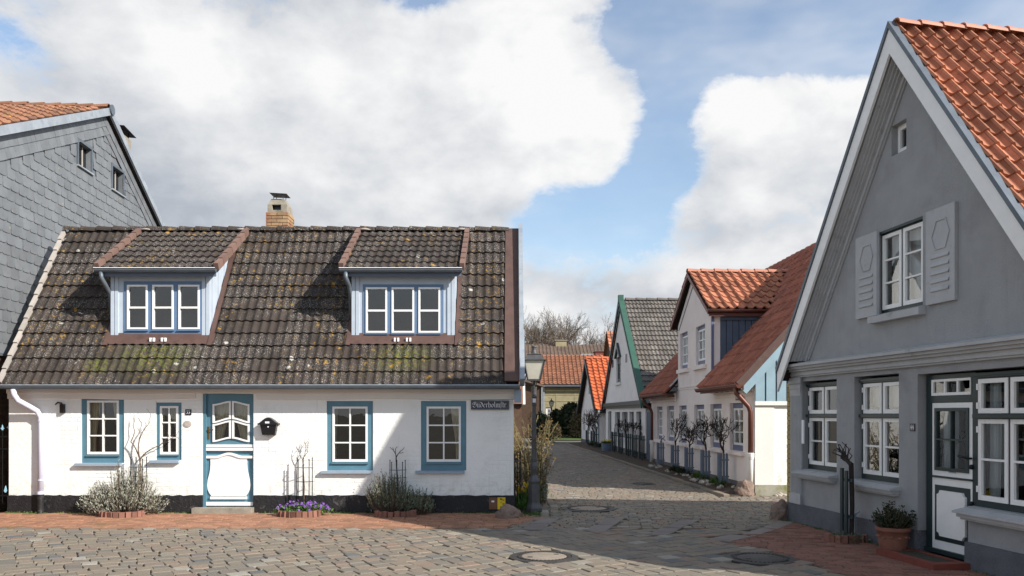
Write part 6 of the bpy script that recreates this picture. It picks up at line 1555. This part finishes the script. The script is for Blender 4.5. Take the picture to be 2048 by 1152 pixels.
for i in range(900):
    a = rng.uniform(0, 2 * math.pi); rr = rng.random() ** .5; x, y = math.cos(a) * rr * .50, math.sin(a) * rr * .24; h = .17 * (1 - rr ** 2 * .6) * rng.uniform(.5, 1.1) + .02
    leafquad(lf, Vector((x, y, h)), Vector((rng.uniform(-1, 1), rng.uniform(-1, 1), rng.uniform(.1, 1))), .05, .03, rng)
for i in range(95):
    a = rng.uniform(0, 2 * math.pi); rr = rng.random() ** .5; x, y = math.cos(a) * rr * .50, math.sin(a) * rr * .24; h = .20 * (1 - rr ** 2 * .55) * rng.uniform(.8, 1.2) + .03
    c = Vector((x, y, h)); nrm = Vector((rng.uniform(-.7, .7), rng.uniform(-1, .1), rng.uniform(.1, 1))).normalized(); s1 = nrm.cross(Vector((0, 0, 1))).normalized(); s2 = s1.cross(nrm)
    fl.add([c] + [c + (s1 * math.cos(t_) + s2 * math.sin(t_)) * .022 * (1 + .25 * math.cos(5 * t_)) - nrm * .004 for t_ in [k * math.pi / 5 for k in range(10)]], [(0, k + 1, (k + 1) % 10 + 1) for k in range(10)])
lf.build('foliage', 'leaf_green', e); fl.build('blossoms', 'petal_purple', e)
def support(cx, cy, h0, h1, w, label):
    e = empty('plant_support', (cx, cy, 0), 0, label, 'plant support', 'iron plant supports')
    for i in range(5):
        a = math.pi * (i / 4); x, y = -w * math.cos(a), -w * .7 * math.sin(a); t_ = h1 - (.03 if i % 2 else 0)
        MB().tube([(x, y, 0), (x, y, t_)], .0075, 5).build('stake', 'black_iron', e); MB().lathe([(.011, 0), (.011, .015)], 6, (x, y, t_)).build('knob', 'black_iron', e)
    for z_ in (h0 + .06, (h0 + h1) / 2 + .02, h1 - .16):
        pts = [(-w * 1.12 * math.cos(math.pi * k / 8), -w * .78 * math.sin(math.pi * k / 8), z_) for k in range(9)]; MB().tube(pts, .006, 5).build('hoop', 'guard_blue' if z_ > h1 - .2 else 'black_iron', e)
    return e
zz_ = lambda y, Y=14.0: CH + (HY - y) / FPX * Y
support(wx(273, 14.0), 14.08, .3, zz_(916), .14, 'black iron plant support holding the twisted bare climber by the left windows')
support(wx(607, 14.0), 14.08, .12, zz_(917), .135, 'black iron plant support rising from the purple flower bed')
support(wx(794, 14.0), 14.08, .3, zz_(922), .135, 'black iron plant support above the shaded lavender')
def climber(name, label, x, y, zs, ze, seed, matname, depth, L, r, flat=(1, .15), spread=.8, wig=.5, up=.25, group=None):
    e = empty(name, (x, y, 0), 0, label, 'climber', group); rng = random.Random(seed); mb = MB()
    mb.tube([(0, 0, 0), (.02, 0, zs * .5), (-.01, 0, zs)], r * 1.15, 6, r, False)
    for s in range(3): grow(mb, Vector((-.01, 0, zs)), Vector((rng.uniform(-.9, .9), 0, 1)), r * .8, L, depth, rng, wig, (1, 2), spread, .72, up, 5, flat, 4, .004)
    mb.build('branches', matname, e); return e
climber('bare_climber', 'twisted bare climbing rose between the two left cottage windows', wx(280, 14.08), 14.1, .95, 1.9, 21, 'twig', 3, .36, .016)
climber('bare_climber', 'thin bare twig in the plant support above the purple flowers', wx(606, 14.08), 14.1, .95, 1.3, 5, 'twig', 2, .16, .008)
climber('bare_climber', 'short pruned twig in the plant support above the shaded lavender', wx(793, 14.08), 14.1, .98, 1.2, 8, 'dark_twig', 1, .14, .011)

# rose bushes, daffodils and grey foliage beside the lamp
e = empty('rose_bush', (.36, 15.6, 0), 0, 'tangled rose bush with brown and green stems between cottage and lamp post', 'shrub'); rng = random.Random(17); st = MB(); lf = MB(); tips = []
for i in range(60):
    x, y = rng.uniform(-.24, .22), rng.uniform(-.7, 1.6); h = rng.uniform(.9, 1.85); d = Vector((rng.uniform(-.15, .15), rng.uniform(-.3, .3), 1)); pts = [Vector((x, y, 0))]
    for k in range(5): d = (d + Vector((rng.uniform(-.2, .2), rng.uniform(-.25, .25), -.03 * k))).normalized(); pts.append(pts[-1] + d * h / 5)
    st.tube(pts, .010, 4, .005, False)
    for k in range(1, 6):
        for j in range(2):
            dd = Vector((rng.uniform(-1, 1), rng.uniform(-1, 1), rng.uniform(-.2, 1))); q = pts[k].lerp(pts[k - 1], rng.random()); st.tube([q, q + dd * .08, q + dd * .14 + Vector((0, 0, .04))], .005, 3, .003, False)
            for m_ in range(5): leafquad(lf, q + dd * rng.uniform(.03, .16), Vector((rng.uniform(-1, 1), rng.uniform(-1, 1), rng.uniform(-.5, 1))), rng.uniform(.03, .06), .022, rng)
st.build('stems', 'rose_stem', e); lf.build('foliage', 'rose_leaf', e)
e2 = empty('rose_shoots', (.62, 15.4, 0), 0, 'long leaning green rose shoots right of the lamp post', 'shrub'); st = MB(); lf = MB()
for i in range(5):
    x, y = rng.uniform(-.12, .04), rng.uniform(-.5, .9); d = Vector((rng.uniform(-.1, .14), rng.uniform(-.1, .1), 1)); pts = [Vector((x, y, 0))]
    for k in range(5): d = (d + Vector((rng.uniform(-.08, .12), 0, 0))).normalized(); pts.append(pts[-1] + d * rng.uniform(.26, .36))
    st.tube(pts, .010, 4, .005, False)
    for k in range(3, 6):
        for j in range(8): leafquad(lf, pts[k] + Vector((rng.uniform(-.1, .1), rng.uniform(-.1, .1), rng.uniform(-.15, .1))), Vector((rng.uniform(-1, 1), rng.uniform(-1, 1), rng.uniform(-.5, 1))), .05, .025, rng)
st.build('stems', 'rose_stem', e2); lf.build('foliage', 'rose_leaf', e2)
e = empty('daffodils', (.24, 14.95, 0), 0, 'clump of yellow daffodils left of the lamp post', 'flowers'); lf = MB(); fl = MB()
for i in range(150):
    x, y = rng.gauss(0, .10), rng.gauss(0, .16); h = rng.uniform(.2, .42); d = Vector((rng.uniform(-.35, .35), rng.uniform(-.3, .3), 1))
    leafquad(lf, Vector((x, y, 0)), d, h, .022, rng)
for i in range(20):
    c = Vector((rng.gauss(0, .12), rng.gauss(0, .16), rng.uniform(.30, .52))); lf.tube([(c.x, c.y, 0), tuple(c)], .005, 3)
    nrm = Vector((rng.uniform(-.6, .6), -1, rng.uniform(-.1, .3))).normalized(); s1 = nrm.cross(Vector((0, 0, 1))).normalized(); s2 = s1.cross(nrm)
    fl.add([c] + [c + (s1 * math.cos(t_) + s2 * math.sin(t_)) * (.040 if k % 2 else .018) for k, t_ in enumerate([k * math.pi / 6 for k in range(12)])], [(0, k + 1, (k + 1) % 12 + 1) for k in range(12)])
    fl.tube([c, c + nrm * .03], .012, 6, .016, False)
lf.build('leaves', 'leaf_green', e); fl.build('blossoms', 'petal_yellow', e)
shrub('silver_shrub', 'pale silver leaved shrub behind the foot of the lamp post', .55, 15.6, .20, .32, .62, 160, 'lavender_leaf', 12)
shrub('garden_plant', 'low green plant at the foot of the lamp post', .20, 14.5, .14, .16, .16, 60, 'leaf_green', 13, stems=False, low=.03)
e = support(.10, 14.75, .1, 1.05, .06, 'thin black iron support close to the cottage corner by the daffodils')

# ---------------------------------------------------------------- along the pink house: trained trees in guards
def guard_tree(px_, seed, size, label, colr='guard_blue', gtop=.86, gbot=.16, off=.30, boards=3, fr=ST, tw='dark_twig', fan=1.0, twigs=3, thick=.022):
    lx = fr.pix(px_, HY, -off)[0]; e = empty('trained_tree', fr.w((lx, -off, .0)), fr.rz, label, 'tree', 'pruned trees in guards'); rng = random.Random(seed)
    def slat(x, y, along):
        m = MB().poly([(-.027, gbot), (.027, gbot), (.027, gtop - .03), (0, gtop), (-.027, gtop - .03)], -.011, .011)
        m.xform(Matrix.Translation((x, y, 0)) @ Matrix.Rotation(R(90) if along else 0, 4, 'Z')).build('guard_slat', colr, e)
    for i in range(boards): slat(.08, -.085 + i * .07, True)          # side towards the square
    for x in (-.05, .04): slat(x, -.115, False)                        # side towards the street
    for z_ in (gbot + .14, gtop - .17):
        MB().box(.055, .0685, -.12, .11, z_ - .018, z_ + .018).build('guard_rail', colr, e); MB().box(-.09, .054, -.1035, -.09, z_ - .018, z_ + .018).build('guard_rail', colr, e)
    mb = MB(); zt = gtop + .06; mb.tube([(0, 0, .05), (.015, .0, gtop * .6), (.0, .0, zt)], thick * 1.2, 7, thick, False)
    for s_ in range(3 if size > .3 else 1):
        grow(mb, Vector((0, 0, zt - .03 * s_)), Vector((rng.uniform(-.5, .5), rng.uniform(-.5, .5), 1)), thick * .8, .30 * size + .04, 4 if size > .3 else 2, rng, .45, (2, 3), .95, .82, .22, 6, (1.0, .9), 3, .0085)
    mb.build('trunk', tw, e); return e
guard_tree(1447, 31, .78, 'dense pruned tree in slatted guard nearest the near corner of the pink house')
guard_tree(1412, 32, .82, 'pruned tree with widest crown, second from the near corner of the pink house')
guard_tree(1379, 33, .5, 'small pruned tree in guard, third from the near corner of the pink house')
guard_tree(1351, 34, .8, 'pruned tree in guard, fourth from the near corner of the pink house')
guard_tree(1322, 35, .15, 'thin young tree in guard by the far window of the pink house')
for i, (pxx, sd, sz, lb) in enumerate(((1229, 41, .3, 'by its doorway'), (1242, 42, .42, 'left of its first window pier'), (1257, 43, .42, 'at its middle windows'), (1270, 44, .4, 'right of its middle windows'), (1284, 45, .3, 'nearest the blue plank door'))):
    guard_tree(pxx, sd, sz, 'climber in dark green guard on the green gabled house ' + lb, 'dark_green', 1.0, .15, .25, 3, thick=.018)
for i, (pxx, sd, lb) in enumerate(((1176, 51, 'furthest'), (1186, 52, 'middle'), (1193, 53, 'nearest'))):
    guard_tree(pxx, sd, 1.0, 'bare espalier tree on the orange roofed house, the %s of three' % lb, 'dark_green', .9, .2, .3, 2, thick=.035)
for k, (pxx, sz) in enumerate(((1437, .16), (1402, .2), (1370, .2), (1352, .14), (1200, .3), (1188, .3))):
    lx = ST.pix(pxx, HY, -.4)[0]; p = ST.w((lx, -.42, .09))
    shrub('bed_plant', ['grassy tuft by the nearest tree guard', 'wide grassy tuft between the second and third tree guards', 'low dark tuft by the third tree guard', 'small tuft by the fourth tree guard', 'low green plant at the foot of the orange roofed house, near side', 'low green plant at the foot of the orange roofed house, far side'][k], p.x, p.y, sz, .3, sz * .8, 70, 'leaf_green' if k < 2 else 'dark_leaf', 60 + k, stems=False, base_z=.08, L=.12, W=.014, low=.04)
p = ST.w((ST.pix(1215, HY, -.35)[0], -.35, 0))
e = empty('flower_tub', (p.x, p.y, .05), 0, 'blue tub with yellow flowers by the green gabled house doorway', 'planter'); MB().lathe([(.2, 0), (.26, .05), (.28, .38), (.30, .40), (.26, .40), (.24, .34)], 16).build('tub', 'guard_blue', e)
lf = MB(); fl = MB()
for i in range(140): leafquad(lf, Vector((rng.uniform(-.22, .22), rng.uniform(-.22, .22), .36)), Vector((rng.uniform(-1, 1), rng.uniform(-1, 1), 1)), .16, .04, rng)
for i in range(24): fl.lathe([(.01, 0), (.045, .02), (.01, .04)], 6, (rng.uniform(-.22, .22), rng.uniform(-.22, .22), rng.uniform(.42, .55)))
lf.build('leaves', 'leaf_green', e); fl.build('blossoms', 'petal_yellow', e)

# ---------------------------------------------------------------- in front of the grey house
def gpos(pxx, off): lx = GH.pix(pxx, HY, -off)[0]; return GH.w((lx, -off, 0))
p = gpos(1786, .27)
e = empty('potted_shrub', (p.x, p.y, 0), 0, 'terracotta pot with small evergreen bush beside the grey house door', 'potted plant')
MB().lathe([(.135, 0), (.15, .02), (.175, .20), (.182, .28), (.20, .285), (.205, .30), (.205, .335), (.19, .34), (.17, .335), (.165, .29)], 28).build('pot', 'terracotta', e, True)
for k in range(12):
    a = 2 * math.pi * k / 12; mbb = blob(.03, .03, .02, k, 1); mbb.xform(Matrix.Translation((.175 * math.cos(a), .175 * math.sin(a), .215 - .012 * (k % 2)))); mbb.build('garland_boss', 'terracotta', e)
MB().lathe([(.01, .28), (.17, .285)], 16).build('soil', 'earth', e)
rng = random.Random(23); lf = MB(); st = MB()
for i in range(170):
    a = rng.uniform(0, 6.28); rr = rng.random() ** .6; t0 = Vector((math.cos(a) * .05, math.sin(a) * .05, .28)); hh = rng.uniform(.12, .40) * (1 - .5 * rr); t1 = Vector((math.cos(a) * rr * .27, math.sin(a) * rr * .27, .30 + hh)); st.tube([t0, (t0 + t1) / 2 + Vector((0, 0, -.02)), t1], .005, 3, .003, False)
    for k in range(14):
        q = t0.lerp(t1, rng.uniform(.4, 1.03)); leafquad(lf, q, Vector((rng.uniform(-1, 1), rng.uniform(-1, 1), rng.uniform(-.2, 1))), .038, .02, rng)
st.build('stems', 'twig', e); lf.build('foliage', 'dark_leaf', e)
p = gpos(1696, .30)
e = empty('pollarded_tree', (p.x, p.y, 0), GH.rz, 'pruned stump with short upright shoots in dark guard before the grey house', 'tree')
for x in (-.07, .04): MB().box(x - .03, x + .03, -.06 + (x > 0) * .0, -.035, .1, .98 + (x < 0) * .03).build('guard_slat', 'dark_green', e)
for z_ in (.35, .85): MB().box(-.05, .16, -.034, -.01, z_ - .02, z_ + .02).build('guard_rail', 'dark_green', e)
rng = random.Random(77); mb = MB(); mb.tube([(.05, .02, 0), (.07, .02, .5), (.05, .02, .95), (.06, .01, 1.08)], .030, 8, .034, False)
mb.tube([(.06, .01, 1.06), (.0, .0, 1.10), (-.08, .0, 1.13)], .034, 7, .022, False)
for i in range(16):
    f = i / 15; q = Vector((.07 - .16 * f, .01, 1.07 + .06 * f)); sx = rng.uniform(-.16, -.02) - .05 * f; h_ = rng.uniform(.12, .27)
    mb.tube([q, q + Vector((sx * .8, rng.uniform(-.05, .05), h_ * .25)), q + Vector((sx * 1.25, rng.uniform(-.07, .07), h_ * .65)), q + Vector((sx * 1.2 + rng.uniform(-.03, .03), rng.uniform(-.08, .08), h_))], .012, 5, .005, False)
mb.build('trunk', 'dark_twig', e); MB().tube([(-.16, .20, .02), (-.17, .20, .30), (-.14, .20, .37), (-.10, .23, .39)], .014, 7).build('cable_pipe', 'zinc', e)
edging(p.x - .02, p.y, .26, 150, 330, 10, 'flat bricks edging the bed of the pruned tree at the grey house')
shrub('bed_plant', 'low grey green ground plant around the pruned tree at the grey house', p.x, p.y - .02, .24, .20, .13, 110, 'lavender_green', 91, stems=False, low=.03)

# ---------------------------------------------------------------- far hedge, trees
def bush(name, label, cx, cy, rx, ry, h, n, matname, seed, L=.3, W=.12):
    rng = random.Random(seed); e = empty(name, (cx, cy, 0), 0, label, 'bush'); lf = MB(); st = MB()
    for i in range(10): a = rng.uniform(0, 6.28); st.tube([(0, 0, 0), (math.cos(a) * rx * .4, math.sin(a) * ry * .4, h * .5), (math.cos(a) * rx * .7, math.sin(a) * ry * .7, h * .85)], .05, 4, .02, False)
    for i in range(n):
        a = rng.uniform(0, 6.28); rr = rng.random() ** .4; z = rng.random() ** .7 * h
        k = rr * math.sqrt(max(.06, 1 - (z / h) ** 2.2)) * (1 + .25 * mnoise.noise(Vector((a * 1.5, z, seed))))
        leafquad(lf, Vector((math.cos(a) * k * rx, math.sin(a) * k * ry, z)), Vector((rng.uniform(-1, 1), rng.uniform(-1, 1), rng.uniform(-.4, 1))), L * rng.uniform(.6, 1.3), W, rng)
    st.build('stems', 'twig', e); lf.build('foliage', matname, e); return e
bush('evergreen_bush', 'broad dark evergreen bush in front of the yellow brick house', X(1143, 61), 61, 1.35, 1.2, 2.5, 2600, 'dark_leaf', 1)
bush('evergreen_bush', 'dark bush right of the white window of the yellow brick house', X(1115, 62.5), 62.5, 1.0, 1.0, 2.0, 1500, 'dark_leaf', 2)
bush('evergreen_bush', 'dark olive bush beside the orange roofed house gable', X(1163, 59), 59, .9, .8, 2.2, 1200, 'hedge_brown', 3)
bush('clipped_hedge', 'small clipped brown hedge at the far edge of the street', X(1112, 55.5), 55.5, .42, .4, 1.05, 900, 'hedge_brown', 4, .12, .06)
bush('garden_bush', 'small green bush on the left beyond the rose bushes', X(1083, 50), 50, .7, .7, 1.7, 900, 'dark_leaf', 6)
def bare_tree(seed, h, depth=7):
    rng = random.Random(seed); mb = MB(); mb.tube([(0, 0, 0), (.1, 0, h * .18), (0, .1, h * .32)], .32, 7, .22, False); tr_ = mb; cr = MB()
    for k in range(5): grow(cr, Vector((0, .1, h * (.20 + .03 * k))), Vector((rng.uniform(-.8, .8), rng.uniform(-.8, .8), 1)), .15, h * .235, depth, rng, .16, (2, 3), .50, .77, .10, 5, None, 2, .013)
    return tr_, cr
T = []
for s, h in ((3, 13.0), (8, 12.5)):
    a, b = bare_tree(s, h); T.append((a.mesh('trunk', 'far_twig'), b.mesh('crown', 'far_twig')))
spots = [(1050, 96, 1.02, 0, 'furthest left'), (1078, 104, 1.12, 1, 'second from the left'), (1108, 98, 1.05, 2, 'third from the left, tallest looking'), (1140, 106, .98, 1, 'fourth from the left'), (1168, 100, .90, 0, 'fifth from the left'), (1198, 104, .84, 1, 'last on the right by the green gable'), (1020, 100, 1.0, 1, 'partly hidden behind the cottage verge')]
for i, (pxx, Y, s, k, lb) in enumerate(spots):
    e = empty('bare_tree', (X(pxx, Y), Y, 0), i * 1.3, 'bare winter tree above the far roofs, ' + lb, 'tree', 'bare trees behind the roofs'); e.scale = (s, s, s)
    for nm, me in zip(('trunk', 'crown'), T[k % 2]): o = bpy.data.objects.new(nm, me); COL.objects.link(o); o.parent = e
# ---------------------------------------------------------------- weeds and moss along the foot of the walls
rng = random.Random(101); wd = MB()
def tuft(x, y, z, n, L, sp):
    for i in range(n): leafquad(wd, Vector((x + rng.gauss(0, sp), y + rng.gauss(0, sp), z)), Vector((rng.uniform(-1, 1), rng.uniform(-1, 1), rng.uniform(.2, 1.2))), L * rng.uniform(.5, 1.4), L * .28, rng)
for i in range(210): tuft(rng.uniform(-9, .1), 14.16 - abs(rng.gauss(0, .03)), 0, rng.randint(3, 9), .035, .03)
for i in range(60): tuft(rng.uniform(-.1, .5), rng.uniform(13.6, 14.3), 0, rng.randint(3, 8), .04, .03)
for i in range(110): p = GH.w((rng.uniform(0, 5), -.06 - abs(rng.gauss(0, .03)), 0)); tuft(p.x, p.y, 0, rng.randint(3, 8), .03, .03)
for i in range(70): tuft(.60 + rng.choice((-.085, .085, .255)) + rng.gauss(0, .01), rng.uniform(13.7, 20), 0, rng.randint(3, 7), .028, .015)
for i in range(60): y = rng.uniform(16.9, 30); tuft(kerb_x(y) - .07, y, 0, 5, .03, .02)
o = wd.build('weeds', 'leaf_green'); o['kind'] = 'stuff'; o['label'] = 'small weeds and moss tufts along the foot of the walls and kerbs'; o['category'] = 'weeds'
print('objects', len(bpy.data.objects))
